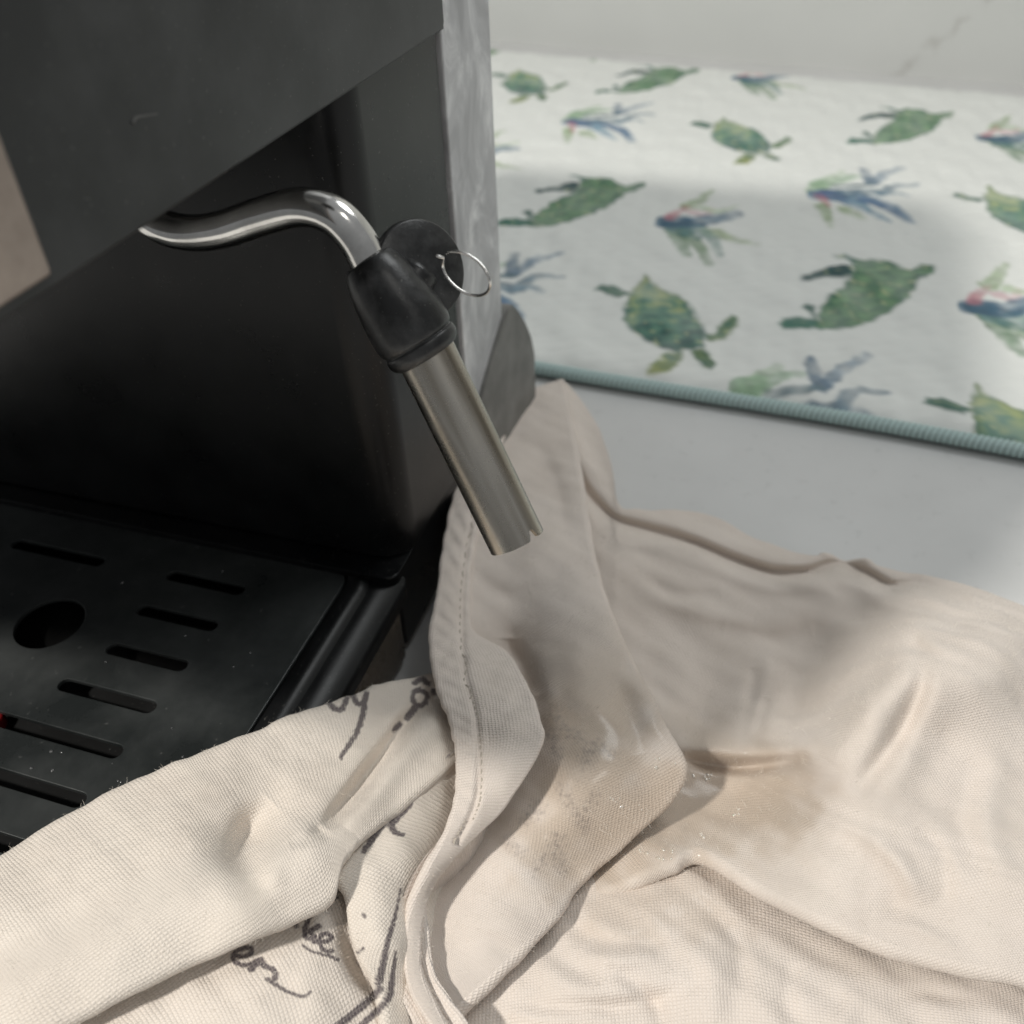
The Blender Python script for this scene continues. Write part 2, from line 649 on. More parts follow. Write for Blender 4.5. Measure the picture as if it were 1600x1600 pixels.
OLIVE, TEAL, DEEP, GREEN = lin(166, 178, 126), lin(84, 134, 128), lin(40, 86, 80), lin(78, 124, 88)
T1 = [
    (zz([(330, 240), (280, 265), (200, 245), (120, 210), (150, 185), (230, 185), (300, 210), (345, 225)], 900, 400), lin(96, 128, 112), lin(62, 100, 88)),
    (zz([(810, 490), (860, 480), (920, 410), (970, 370), (1010, 380), (1005, 440), (960, 490), (900, 525), (830, 530)], 900, 400), lin(70, 112, 96), lin(108, 134, 84)),
    (zz([(570, 590), (520, 650), (450, 720), (440, 745), (560, 750), (620, 710), (665, 640), (660, 600)], 900, 400), lin(70, 114, 104), lin(150, 158, 92)),
    (zz([(720, 590), (740, 650), (790, 710), (840, 725), (875, 690), (850, 630), (790, 575)], 900, 400), lin(118, 138, 96), lin(66, 104, 84)),
    (zz([(435, 120), (470, 165), (560, 210), (650, 250), (720, 320), (780, 410), (815, 490), (800, 560), (740, 585), (640, 590), (540, 580), (430, 530), (350, 470), (300, 400), (300, 330), (330, 260), (350, 200), (400, 160)], 900, 400), OLIVE, DEEP),
]
T2 = [
    (zz([(540, 660), (440, 660), (320, 690), (240, 715), (190, 750), (260, 750), (380, 730), (520, 740)], 1200, 250), lin(52, 74, 76), lin(40, 84, 84)),
    (zz([(560, 620), (480, 590), (390, 590), (470, 615), (540, 650)], 1200, 250), lin(120, 140, 134), lin(96, 128, 120)),
    (zz([(310, 960), (290, 920), (240, 895), (210, 920), (250, 945), (300, 990)], 1200, 250), lin(56, 98, 88), lin(56, 98, 88)),
    (zz([(320, 1000), (200, 980), (100, 990), (60, 1030), (100, 1060), (220, 1060), (340, 1055)], 1200, 250), lin(60, 112, 96), lin(60, 112, 96)),
    (zz([(540, 620), (640, 620), (760, 630), (830, 670), (900, 680), (960, 655), (1030, 660), (1045, 690), (1000, 730), (935, 745), (920, 800), (860, 880), (760, 950), (640, 1010), (520, 1050), (380, 1055), (300, 1040), (320, 940), (380, 860), (470, 780), (520, 740)], 1200, 250), lin(128, 166, 122), lin(30, 84, 74)),
]
NAVY, BLUE, PALEB, PINK, LIME = lin(60, 84, 110), lin(62, 112, 146), lin(112, 150, 172), lin(190, 120, 130), lin(150, 172, 130)
C1 = [([(300, 190), (380, 120), (460, 80)], 40, 14, lin(150, 178, 140), .8), ([(330, 150), (450, 120), (560, 100)], 46, 14, lin(140, 172, 140), .8),
      ([(335, 290), (365, 340), (395, 410)], 24, 8, LIME, .85), ([(480, 310), (540, 340), (600, 365)], 30, 10, LIME, .8),
      ([(330, 215), (480, 235), (680, 260), (820, 330), (890, 385)], 52, 16, BLUE, .95), ([(480, 240), (620, 310), (760, 385)], 36, 10, PALEB, .9),
      ([(450, 215), (600, 200), (720, 205), (790, 155), (920, 155)], 30, 15, lin(88, 118, 136), .9),
      ([(640, 150), (740, 85), (840, 45)], 24, 13, lin(128, 148, 164), .9), ([(650, 140), (615, 100), (595, 60)], 24, 14, lin(92, 116, 136), .9),
      ([(640, 150), (560, 160), (450, 165), (400, 180)], 16, 16, lin(96, 120, 128), .9), ([(700, 215), (800, 205), (880, 225)], 20, 9, lin(126, 150, 164), .85),
      ([(600, 250), (720, 280), (840, 350)], 22, 8, lin(70, 106, 146), .9),
      ([(318, 215), (350, 250), (380, 300)], 34, 16, PINK, .75), ([(330, 205), (420, 225), (490, 250)], 26, 22, lin(84, 98, 136), .7)]
C2 = [([(930, 730), (1000, 745), (1050, 700)], 26, 8, lin(214, 178, 182), .7), ([(900, 690), (970, 650), (1050, 595)], 30, 10, LIME, .85),
      ([(1000, 700), (1100, 720), (1210, 690)], 22, 6, lin(182, 200, 168), .75), ([(1040, 850), (1180, 890), (1330, 930)], 30, 8, lin(160, 178, 140), .8),
      ([(800, 800), (850, 900), (890, 990)], 36, 18, lin(108, 140, 108), .9), ([(870, 850), (960, 920), (1030, 1045)], 26, 14, lin(118, 146, 112), .9),
      ([(940, 820), (1050, 890), (1100, 1000)], 28, 10, lin(112, 146, 138), .85), ([(840, 830), (900, 860), (960, 880)], 40, 20, lin(84, 124, 130), .8),
      ([(780, 785), (940, 795), (1060, 765), (1190, 742)], 52, 30, lin(66, 108, 134), .95), ([(780, 790), (860, 800), (960, 800)], 36, 26, lin(54, 90, 112), .8),
      ([(785, 755), (840, 725), (905, 690)], 38, 14, lin(190, 118, 128), .8)]

V1, V2 = np.array((0.012, 0.262)), np.array((0.163, -0.083))
g1 = lambda x, y: ground([(x, y)])[0]
anch = {
    'T1': (g1(1009, 430), [g1(1009, 430), g1(1544, 291), g1(1130, 183), g1(1525, 601), g1(1009, 430) + g1(887, 129) - g1(1152, 495)]),
    'T2': (g1(1461, 422), [g1(1461, 422), g1(1491, 178), g1(1008, 290), g1(1093, 110)]),
    'C1': (g1(1410, 261), [g1(1410, 261), g1(1355, 556), g1(877, 393), g1(1017, 160)]),
    'C2': (g1(1042, 345), [g1(1042, 345), g1(1156, 122), g1(1540, 215), g1(1520, 478)]),
}
for k, (ref, ins) in anch.items():           # the repeat goes on beyond the picture
    for a in list(ins):
        for s in (V2, -V2, 2 * V2, V2 + V1, -V2 - V1):
            c = a + s
            if all(np.hypot(*(c - q)) > 0.07 for q in ins) and (c[0] > 0.16 or c[0] < -0.22):
                ins.append(c)

fl, fr = on_z(830, 563, MZ)[:2], on_z(1600, 698, MZ)[:2]
bl, br = on_z(775, 76, MZ)[:2], on_z(1600, 147, MZ)[:2]
ext = lambda p, q, x: p + (q - p) * ((x - p[0]) / (q[0] - p[0]))
XL, XR = -0.27, 0.34
FL, FR, BL, BR = ext(fl, fr, XL + 0.05), ext(fl, fr, XR), ext(bl, br, XL - 0.12), ext(bl, br, XR + 0.03)
nu, nv = 860, 600
u = np.linspace(0, 1, nu)[:, None, None]
v = np.linspace(0, 1, nv)[None, :, None] ** 1.25
xy = (1 - v) * ((1 - u) * FL + u * FR) + v * ((1 - u) * BL + u * BR)
x, y = xy[..., 0].copy(), xy[..., 1].copy()
y += 0.0016 * np.sin(x * 21 + 0.6) * (1 - v[..., 0])
col = np.empty((nu, nv, 3))
col[:] = lin(231, 233, 229)
w1, w2, w3 = Waves(0.014, 12, 1), Waves(0.0075, 14, 2), Waves(0.03, 10, 3)
soft = 0.0014
w4 = Waves(0.010, 12, 5)
wob = 0.0006 * w2(x, y)


def paint(mask, shape_alpha, colour):
    a = shape_alpha[..., None]
    sub = col[mask]
    col[mask] = sub * (1 - a) + colour * a


for key, shapes in (('T1', T1), ('T2', T2)):
    ref, ins = anch[key]
    for at in ins:
        off = at - ref
        for poly, ca, cb in shapes:
            g = ground(poly) + off
            lo, hi = g.min(0) - 0.004, g.max(0) + 0.004
            mk = (x > lo[0]) & (x < hi[0]) & (y > lo[1]) & (y < hi[1])
            if not mk.any(): continue
            px, py = x[mk], y[mk]
            sd = poly_sd(px, py, g) + wob[mk]
            al = np.clip(0.5 - sd / (2 * soft), 0, 1) * (0.93 + 0.08 * w3(px, py)).clip(0.7, 1)
            n1, n2 = w1(px, py), w2(px, py)
            if key == 'T1':
                t = (hi[1] - py) / (hi[1] - lo[1]) * 1.05 + 0.10 * (px - lo[0]) / (hi[0] - lo[0]) - 0.12
            else:
                t = 0.5 + 0.0 * px
            t = np.clip(t + 0.17 * n1 + 0.13 * n2, 0, 1)[:, None]
            rim = np.clip(1 + sd / 0.004, 0, 1)[:, None] * 0.5
            mid_ = lin(92, 136, 118) if key == 'T1' and len(poly) > 12 else (ca + cb) * 0.5
            c = np.where(t < 0.5, ca * (1 - 2 * t) + mid_ * 2 * t, mid_ * (2 - 2 * t) + cb * (2 * t - 1))
            c = c * (1 - rim) + cb * rim
            sp = np.clip(n2 * 0.7 + w4(px, py) * 0.6 - 0.55, 0, 1)[:, None] * 0.75
            c = c * (1 - sp) + lin(176, 186, 140) * sp
            paint(mk, al, c)
for key, st, ox, oy in (('C1', C1, 1200, 250), ('C2', C2, 850, 150)):
    ref, ins = anch[key]
    for at in ins:
        off = at - ref
        for line, wa, wb, c, alpha in st:
            pp = crom(np.array(zz(line, ox, oy)), 12)
            g = ground(pp) + off
            sc = np.hypot(*(g[1] - g[0])) / (np.hypot(*(pp[1] - pp[0])) + 1e-9)
            lo, hi = g.min(0) - 0.008, g.max(0) + 0.008
            mk = (x > lo[0]) & (x < hi[0]) & (y > lo[1]) & (y < hi[1])
            if not mk.any(): continue
            px, py = x[mk], y[mk]
            d, t = seg_dist(px, py, g)
            wd = (wa + (wb - wa) * t) / 4.0 * 0.5 * 0.00052 * 2.5
            wd = wd * (0.55 if c[0] > 0.35 and c[1] < 0.25 else 1.0) + 0.0003
            al = np.clip(0.5 - (d + wob[mk] * 0.8 - wd) / (1.6 * soft), 0, 1) * alpha * np.clip(0.95 - 0.35 * t + 0.15 * w1(px, py), 0.3, 1)
            paint(mk, al, c[None, :] * (1 + 0.12 * w2(px, py))[:, None])

edge = np.minimum(np.minimum(u[..., 0] * 0.55, (1 - u[..., 0]) * 0.55), np.minimum(v[..., 0], 1 - v[..., 0]) * 0.5)
z = MZ + 0.0005 * w3(x, y) + 0.00025 * w1(x, y) - 0.002 * np.exp(-(edge / 0.004) ** 2) + 0 * x
z = z + 0.0015 * np.exp(-((v[..., 0] * 0.5 - 0.012) / 0.01) ** 2)
mat_obj = empty("drying_mat", (0.03, 0.36, 0.0))
tag(mat_obj, "white dish drying mat printed with green turtles and blue coral", "drying mat")
me = np_mesh("mat_top", np.stack([x, y, z], -1), grid_quads(nu, nv)[:, ::-1])
vcol(me, "print", col.reshape(-1, 3))
link("top", me, M['mat'], mat_obj)
# padding under the printed face
loopv = np.concatenate([np.stack([x[:, 0], y[:, 0]], -1), np.stack([x[-1, 1:], y[-1, 1:]], -1), np.stack([x[::-1, -1], y[::-1, -1]], -1)[1:], np.stack([x[0, ::-1], y[0, ::-1]], -1)[1:-1]])
kk = loopv[::6]
ctr = kk.mean(0)
kk = ctr + (kk - ctr) * 0.994
prism("padding", [tuple(p) for p in kk], 0.0006, 0.0045, M['mat'], mat_obj, 0)
vcol(bpy.data.objects["padding"].data, "print", np.tile(lin(225, 226, 222), (len(bpy.data.objects["padding"].data.vertices), 1)))


def binding(row, nring=14, name="edge_binding"):
    n0 = len(row)
    L = np.concatenate([[0], np.cumsum(np.hypot(*np.diff(row[:, :2], axis=0).T))])
    n = int(L[-1] / 0.00042)
    s = np.linspace(0, L[-1], n)
    P = np.stack([np.interp(s, L, row[:, k]) for k in range(3)], -1)
    T = np.gradient(P, axis=0)
    T /= np.linalg.norm(T, axis=1)[:, None]
    up_ = np.array([0, 0, 1.0])
    side = np.cross(T, up_)
    a = np.linspace(0, 2 * np.pi, nring, endpoint=False)
    pitch = 0.0023
    st = np.abs(np.sin(np.pi * s / pitch))[:, None]
    st2 = np.abs(np.sin(np.pi * (s[:, None] + 0.0012 * np.cos(a)[None, :]) / pitch))
    rx = 0.0031 + 0.0005 * st2
    rz = 0.0024 + 0.0005 * st2
    V = P[:, None, :] + side[:, None, :] * (rx * np.cos(a))[..., None] + up_ * (rz * np.sin(a))[..., None]
    me = np_mesh(name, V, grid_quads(n, nring, True)[:, ::-1])
    c = lin(192, 214, 211)[None, None, :] * (0.45 + 0.62 * st2[..., None])
    vcol(me, "print", c.reshape(-1, 3))
    return link(name, me, M['binding'], mat_obj)


for row in (np.stack([x[:, 0], y[:, 0], 0 * x[:, 0] + 0.0042], -1), np.stack([x[-1, :], y[-1, :], 0 * x[-1] + 0.0042], -1)):
    binding(row)

# ------------------------------------------------------------------ espresso machine
XS = -0.0953                                   # plane of the machine's right-hand side
mach = empty("espresso_machine", (-0.205, 0.15, 0.0))
tag(mach, "dark grey and black espresso machine with steel steam wand", "espresso machine")
prism("column", rrect(-0.315, XS - 0.0006, 0.1785, 0.2355, (0.010, 0.002, 0.002, 0.010), 10), 0.034, 0.172, M['column'], mach, 0.0012)
prism("plinth", rrect(-0.3145, XS - 0.0012, 0.1712, 0.2345, (0.003, 0.002, 0.002, 0.003), 5), 0.003, 0.0335, M['column'], mach, 0.0008)
head = prism("head", rrect(-0.318, XS + 0.0008, 0.035, 0.2395, (0.006, 0.003, 0.003, 0.006), 6), 0.1665, 0.300, M['head'], mach, 0.0014, 3)
prism("fascia", rrect(-0.3190, XS + 0.0020, 0.030, 0.0885, (0.007, 0.0006, 0.0006, 0.007), 6), 0.1688, 0.3005, M['brushed'], head, 0.0005)
prism("water_tank", rrect(-0.30, XS + 0.0002, 0.2362, 0.2755, (0.0006, 0.0022, 0.0022, 0.0006), 6), 0.006, 0.286, M['tank'], mach, 0.0015)
bm = bmesh.new()
yz = [(0.2368, 0.004), (0.2368, 0.044), (0.249, 0.0535), (0.262, 0.0612), (0.272, 0.0665), (0.279, 0.0680), (0.285, 0.0660), (0.292, 0.0600), (0.299, 0.052), (0.306, 0.042), (0.310, 0.032), (0.311, 0.004)]  # profile of the rounded grey block behind the tank
sides = [[bm.verts.new((xx, a, b_)) for a, b_ in yz] for xx in (-0.300, XS + 0.0012)]
bm.faces.new(sides[0]); bm.faces.new(sides[1][::-1])
for i in range(len(yz)):
    j = (i + 1) % len(yz)
    bm.faces.new((sides[0][i], sides[1][i], sides[1][j], sides[0][j]))
bmesh.ops.recalc_face_normals(bm, faces=bm.faces)
bmesh.ops.bevel(bm, geom=[e for e in bm.edges if abs(e.verts[0].co.x - e.verts[1].co.x) < 1e-6], offset=0.0009, segments=2, affect='EDGES')
me = bpy.data.meshes.new("rear_block"); bm.to_mesh(me); bm.free()
o = link("rear_block", me, M['base'], mach); o.modifiers.new("n", 'WEIGHTED_NORMAL')
sc_ = []
for a, b_ in ((207, 193), (212, 184), (226, 181), (246, 178)):
    d_ = rays(a, b_); sc_.append(CAM + d_ * ((XS + 0.00082) / d_[0]))
tube("scuff_mark", crom(np.array(sc_), 16), np.linspace(0.00028, 0.00008, 16), M['scuff'], head, 8)
for fx in (-0.29, -0.115):
    for fy in (0.065, 0.22):
        a = [(fx + 0.008 * math.cos(t), fy + 0.008 * math.sin(t)) for t in np.linspace(0, 2 * math.pi, 16, endpoint=False)]
        prism("foot", a, 0.0, 0.0042, M['rubber'], mach, 0.0005)

kx = np.array([XS + 0.001, 0.100, 0.262])  # unseen knob added to throw a second shadow lobe on the mat
helper_knob = tube("shadow_knob", np.array([kx + np.array([d, 0, 0]) for d in (0.0, 0.002, 0.004, 0.010, 0.018, 0.026, 0.029, 0.030)]),
            [0.012, 0.012, 0.021, 0.0215, 0.0205, 0.0195, 0.018, 0.015], M['head'], head, 40)

# drip tray: a tub with a rim, and the slotted plate lying in it
tray = prism("drip_tray", rrect(-0.3135, XS, 0.045, 0.1705, (0.010, 0.002, 0.002, 0.010), 6), 0.003, 0.0225, M['tub'], mach, 0.001)


def ring_prism(name, outer, inner, z0, z1, mat, parent, bev=0.0007):
    bm = bmesh.new()
    n = len(outer)
    lo = [[bm.verts.new((x_, y_, zv)) for x_, y_ in lp] for lp, zv in ((outer, z0), (outer, z1), (inner, z1), (inner, z0))]
    for k in range(4):
        a, b_ = lo[k], lo[(k + 1) % 4]
        for i in range(n):
            bm.faces.new((a[i], a[(i + 1) % n], b_[(i + 1) % n], b_[i]))
    bmesh.ops.recalc_face_normals(bm, faces=bm.faces)
    ed = [e for e in bm.edges if (e.verts[0] in lo[1] and e.verts[1] in lo[1]) or (e.verts[0] in lo[2] and e.verts[1] in lo[2])]
    bmesh.ops.bevel(bm, geom=ed, offset=bev, segments=2, affect='EDGES')
    me = bpy.data.meshes.new(name)
    bm.to_mesh(me)
    bm.free()
    return link(name, me, mat, parent)


ring_prism("rim", rrect(-0.3137, XS + 0.0002, 0.0445, 0.1775, (0.010, 0.003, 0.003, 0.010), 6),
           rrect(-0.2985, -0.1112, 0.0540, 0.1753, 0.0085, 6), 0.0226, 0.0300, M['tray'], tray, 0.0004)
ring_prism("step", rrect(-0.3030, -0.1040, 0.0495, 0.1768, 0.010, 6), rrect(-0.2987, -0.1110, 0.0538, 0.1755, 0.0085, 6), 0.0240, 0.0311, M['tray'], tray, 0.0003)


def grate():
    bm = bmesh.new()
    edges = []
    px0, px1, py0, py1 = -0.2980, -0.1118, 0.0546, 0.1747

    def loop(pts):
        vs = [bm.verts.new((a, b_, 0.031)) for a, b_ in pts]
        for i in range(len(vs)):
            edges.append(bm.edges.new((vs[i], vs[(i + 1) % len(vs)])))

    def slot(xa, xb, yc, h=0.0021):
        pts = []
        for i in range(9):
            t = math.radians(-90 + 180 * i / 8)
            pts.append((xb - h + h * math.cos(t), yc + h * math.sin(t)))
        for i in range(9):
            t = math.radians(90 + 180 * i / 8)
            pts.append((xa + h + h * math.cos(t), yc + h * math.sin(t)))
        loop(pts)

    loop(rrect(px0, px1, py0, py1, 0.008, 8))
    rows = [0.1570, 0.1420, 0.1267, 0.1121, 0.0977, 0.0834, 0.0690]
    mid = (px0 + px1) / 2
    for yr, xa in zip(rows, (-0.1656, -0.1656, -0.1650, -0.1696, -0.1985, -0.2010, -0.2010)):
        slot(xa, -0.1392, yr)
        slot(2 * mid + 0.1392, 2 * mid - xa, yr)
    slot(-0.2225, -0.1880, 0.1560)
    loop([(-0.1872 + 0.0098 * math.cos(t), 0.1300 + 0.0098 * math.sin(t)) for t in np.linspace(0, 2 * math.pi, 40, endpoint=False)])
    bmesh.ops.triangle_fill(bm, use_beauty=True, use_dissolve=False, edges=edges)
    for f in bm.faces:
        if f.normal.z < 0: f.normal_flip()
    me = bpy.data.meshes.new("grate")
    bm.to_mesh(me)
    bm.free()
    o = link("grate", me, M['grate'], tray, False)
    sd = o.modifiers.new("s", 'SOLIDIFY')
    sd.thickness = 0.0013
    sd.offset = -1
    bv = o.modifiers.new("b", 'BEVEL')
    bv.width = 0.00035
    bv.segments = 2
    bv.limit_method = 'ANGLE'
    return o


prism("basin_floor", rrect(-0.2984, -0.1114, 0.0542, 0.1750, 0.0084, 6), 0.0226, 0.0230, M['black'], tray, 0)
grate()
fl_ = [(-0.1822 + 0.0024 * math.cos(t), 0.0978 + 0.0045 * math.sin(t)) for t in np.linspace(0, 2 * math.pi, 20, endpoint=False)]
prism("float", fl_, 0.0231, 0.0270, M['red'], tray, 0.0006)

# ---- steam wand: bent tube, rubber grip with round tab, steel sleeve
yw = [0.160, 0.156, 0.152, 0.151, 0.150, 0.1495, 0.149, 0.1485]
pxs = [(185, 262), (212, 318), (250, 352), (300, 364), (350, 358), (410, 338), (470, 324), (520, 336)]
pts = [on_y(a, b_, c) for (a, b_), c in zip(pxs, yw)]
pts += [on_y(556, 372, 0.1483), on_y(577, 412, 0.148), on_y(600, 465, 0.1475)]
pts = [pts[0] + np.array([-0.006, 0.004, 0.018])] + pts
wand = tube("steam_wand", crom(pts, 120), 0.0037, M['chrome'], mach, 28)
ga, gb = on_y(576, 410, 0.148), on_y(668, 556, 0.1455)      # grip axis
tip = on_y(808, 846, 0.1335)
sa = on_y(662, 545, 0.1457)
ax = (tip - sa) / np.linalg.norm(tip - sa)


def lathe(name, base, axis, prof, mat, parent, nseg=40, notch=None):
    axis = np.asarray(axis) / np.linalg.norm(axis)
    u_ = np.cross(axis, (0, 0, 1.0)); u_ /= np.linalg.norm(u_)
    v_ = np.cross(axis, u_)
    a = np.linspace(0, 2 * np.pi, nseg, endpoint=False)
    V = []
    for h, r in prof:
        V.append(base + axis * h + r * (np.cos(a)[:, None] * u_ + np.sin(a)[:, None] * v_))
    me = np_mesh(name, np.array(V), grid_quads(len(prof), nseg, True))
    bm = bmesh.new(); bm.from_mesh(me)
    bmesh.ops.recalc_face_normals(bm, faces=bm.faces)
    bm.to_mesh(me); bm.free()
    return link(name, me, mat, parent), u_, v_


glen = np.linalg.norm(gb - ga)
gax = (gb - ga) / glen
gp = [(-0.0004, 0.0038), (-0.0006, 0.0046), (0.0002, 0.0053), (0.0018, 0.0060), (0.16 * glen, 0.0065), (0.34 * glen, 0.0073), (0.55 * glen, 0.0079), (0.72 * glen, 0.0081),
      (0.80 * glen, 0.0078), (0.835 * glen, 0.0073), (0.86 * glen, 0.0077), (0.93 * glen, 0.0077), (0.98 * glen, 0.0070), (1.0 * glen, 0.0061), (1.0 * glen, 0.0030)]
hs = np.linspace(0, 1, 40)
gpi = crom(np.array(gp), 60)
grip, _, _ = lathe("grip", ga, gax, [tuple(p) for p in gpi], M['rubber'], wand, 44)
# round tab moulded on the grip, facing the viewer a little sideways
tc = on_y(655, 422, 0.1535)
nrm = CAM - tc
nrm /= np.linalg.norm(nrm)
nrm = nrm + 0.55 * rt2 + 0.15 * up2
nrm /= np.linalg.norm(nrm)
tr = 0.0098
prof = [(-0.0013, 0.0005), (-0.0014, tr - 0.0006), (-0.0011, tr - 0.0002), (0, tr), (0.0011, tr - 0.0002), (0.0014, tr - 0.0006), (0.0012, 0.0005)]
lathe("grip_tab", tc, nrm, prof, M['rubber'], wand, 48)
# neck joining tab to grip
nk = np.linspace(0, 1, 8)[:, None]
tube("tab_neck", tc + (ga + gax * 0.45 * glen - tc) * nk, 0.0042, M['rubber'], wand, 18)
# steel sleeve, open at the end with two notches
slen = np.linalg.norm(tip - sa)
sr = 0.0060
ns, nh = 96, 60
u_ = np.cross(ax, (0, 0, 1.0)); u_ /= np.linalg.norm(u_)
v_ = np.cross(ax, u_)
aa = np.linspace(0, 2 * np.pi, ns, endpoint=False)
tocam = CAM - tip
tocam -= ax * (tocam @ ax)
tocam /= np.linalg.norm(tocam)
acam = math.atan2(tocam @ v_, tocam @ u_)
dn = lambda a_: np.abs((a_ - acam + np.pi) % (2 * np.pi) - np.pi)
sgn = (aa - acam + np.pi) % (2 * np.pi) - np.pi
cut = 0.0021 * (1 / (1 + np.exp(-(0.13 - np.abs(sgn + 0.62)) / 0.02))) + 0.0021 * (1 / (1 + np.exp(-(0.13 - np.abs(sgn - 2.5)) / 0.02)))
cut2 = 0.0021 * (1 / (1 + np.exp(-(0.13 - np.abs(sgn + 0.62)) / 0.02)))
cutn = cut + 0 * cut2
V = []
for k in range(nh):
    h = slen * k / (nh - 1)
    hh = np.minimum(h, slen - cutn)
    V.append(sa + ax * hh[:, None] + sr * (np.cos(aa)[:, None] * u_ + np.sin(aa)[:, None] * v_))
for k in range(30):
    hh = np.minimum(slen - cutn, slen - 0.0002) - k * 0.0008
    V.append(sa + ax * hh[:, None] + (sr - 0.0008) * (np.cos(aa)[:, None] * u_ + np.sin(aa)[:, None] * v_))
me = np_mesh("sleeve", np.array(V), grid_quads(len(V), ns, True))
bm = bmesh.new(); bm.from_mesh(me)
bmesh.ops.recalc_face_normals(bm, faces=bm.faces)
bm.to_mesh(me); bm.free()
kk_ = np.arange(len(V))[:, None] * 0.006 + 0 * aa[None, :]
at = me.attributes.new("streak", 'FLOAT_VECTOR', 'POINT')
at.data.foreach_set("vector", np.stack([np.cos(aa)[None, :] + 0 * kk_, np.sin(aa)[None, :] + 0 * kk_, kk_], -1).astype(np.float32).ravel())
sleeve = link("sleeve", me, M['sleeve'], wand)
es = sleeve.modifiers.new("e", 'EDGE_SPLIT'); es.split_angle = math.radians(50)
tube("nozzle", np.array([sa + ax * slen * t for t in np.linspace(0.2, 0.95, 6)]), 0.0030, M['chrome'], wand, 20)

# ---- thin wire ring hooked through the tab
rc = on_y(728, 428, 0.1475)
rn = (CAM - rc) / np.linalg.norm(CAM - rc)
e1 = rt2 * math.cos(math.radians(-40)) + up2 * math.sin(math.radians(-40))
e2 = -rt2 * math.sin(math.radians(-40)) + up2 * math.cos(math.radians(-40))
e2 = e2 * 0.60 + rn * 0.8
t = np.linspace(-3.0, 2.95, 80)
rp = rc[None, :] + 0.0052 * (np.cos(t)[:, None] * e1 + np.sin(t)[:, None] * e2) + (0.0006 * np.sin(3 * t))[:, None] * rn
tail = rc - 0.0052 * e1 - 0.0016 * rt2 + 0.0001 * up2
rp = np.vstack([tail[None, :], rp])
tag(tube("wire_ring", rp, 0.00030, M['chrome'], None, 12), "thin bent wire ring hooked through the black rubber tab", "wire ring")

# crumb on the ledge under the column
bm = bmesh.new()
bmesh.ops.create_icosphere(bm, subdivisions=2, radius=0.0016)
cp = on_z(613, 829, 0.0352)
for v0 in bm.verts:
    v0.co = v0.co * (1 + 0.35 * random.uniform(-1, 1))
    v0.co.z *= 0.8
    v0.co += Vector(cp)
me = bpy.data.meshes.new("crumb"); bm.to_mesh(me); bm.free()
tag(link("crumb", me, M['crumb'], None), "tiny pale crumb on the black ledge beside the drip tray", "crumb")

# ------------------------------------------------------------------ tea towel
class TPS:
    def __init__(self, pts, smooth=0.02):
        p = np.array(pts, float)
        self.c = p[:, :2] / 100.0
        n = len(p)
        K = self.k(self.c, self.c) + smooth * np.eye(n)
        Pm = np.hstack([np.ones((n, 1)), self.c])
        A = np.block([[K, Pm], [Pm.T, np.zeros((3, 3))]])
        s = np.linalg.solve(A, np.concatenate([p[:, 2], np.zeros(3)]))
        self.w, self.a = s[:n], s[n:]

    @staticmethod
    def k(a, b):
        d2 = ((a[:, None, :] - b[None, :, :]) ** 2).sum(-1)
        return 0.5 * d2 * np.log(d2 + 1e-9)

    def __call__(self, x_, y_):
        q = np.stack([x_.ravel(), y_.ravel()], -1) / 100.0
        out = np.empty(len(q))
        for s in range(0, len(q), 40000):
            e = q[s:s + 40000]
            out[s:s + 40000] = self.k(e, self.c) @ self.w + self.a[0] + e @ self.a[1:]
        return out.reshape(x_.shape)


NZ1, NZ2, NZ3 = Waves(0.020, 14, 21), Waves(0.008, 16, 22), Waves(0.05, 8, 23)
SHEETS = []


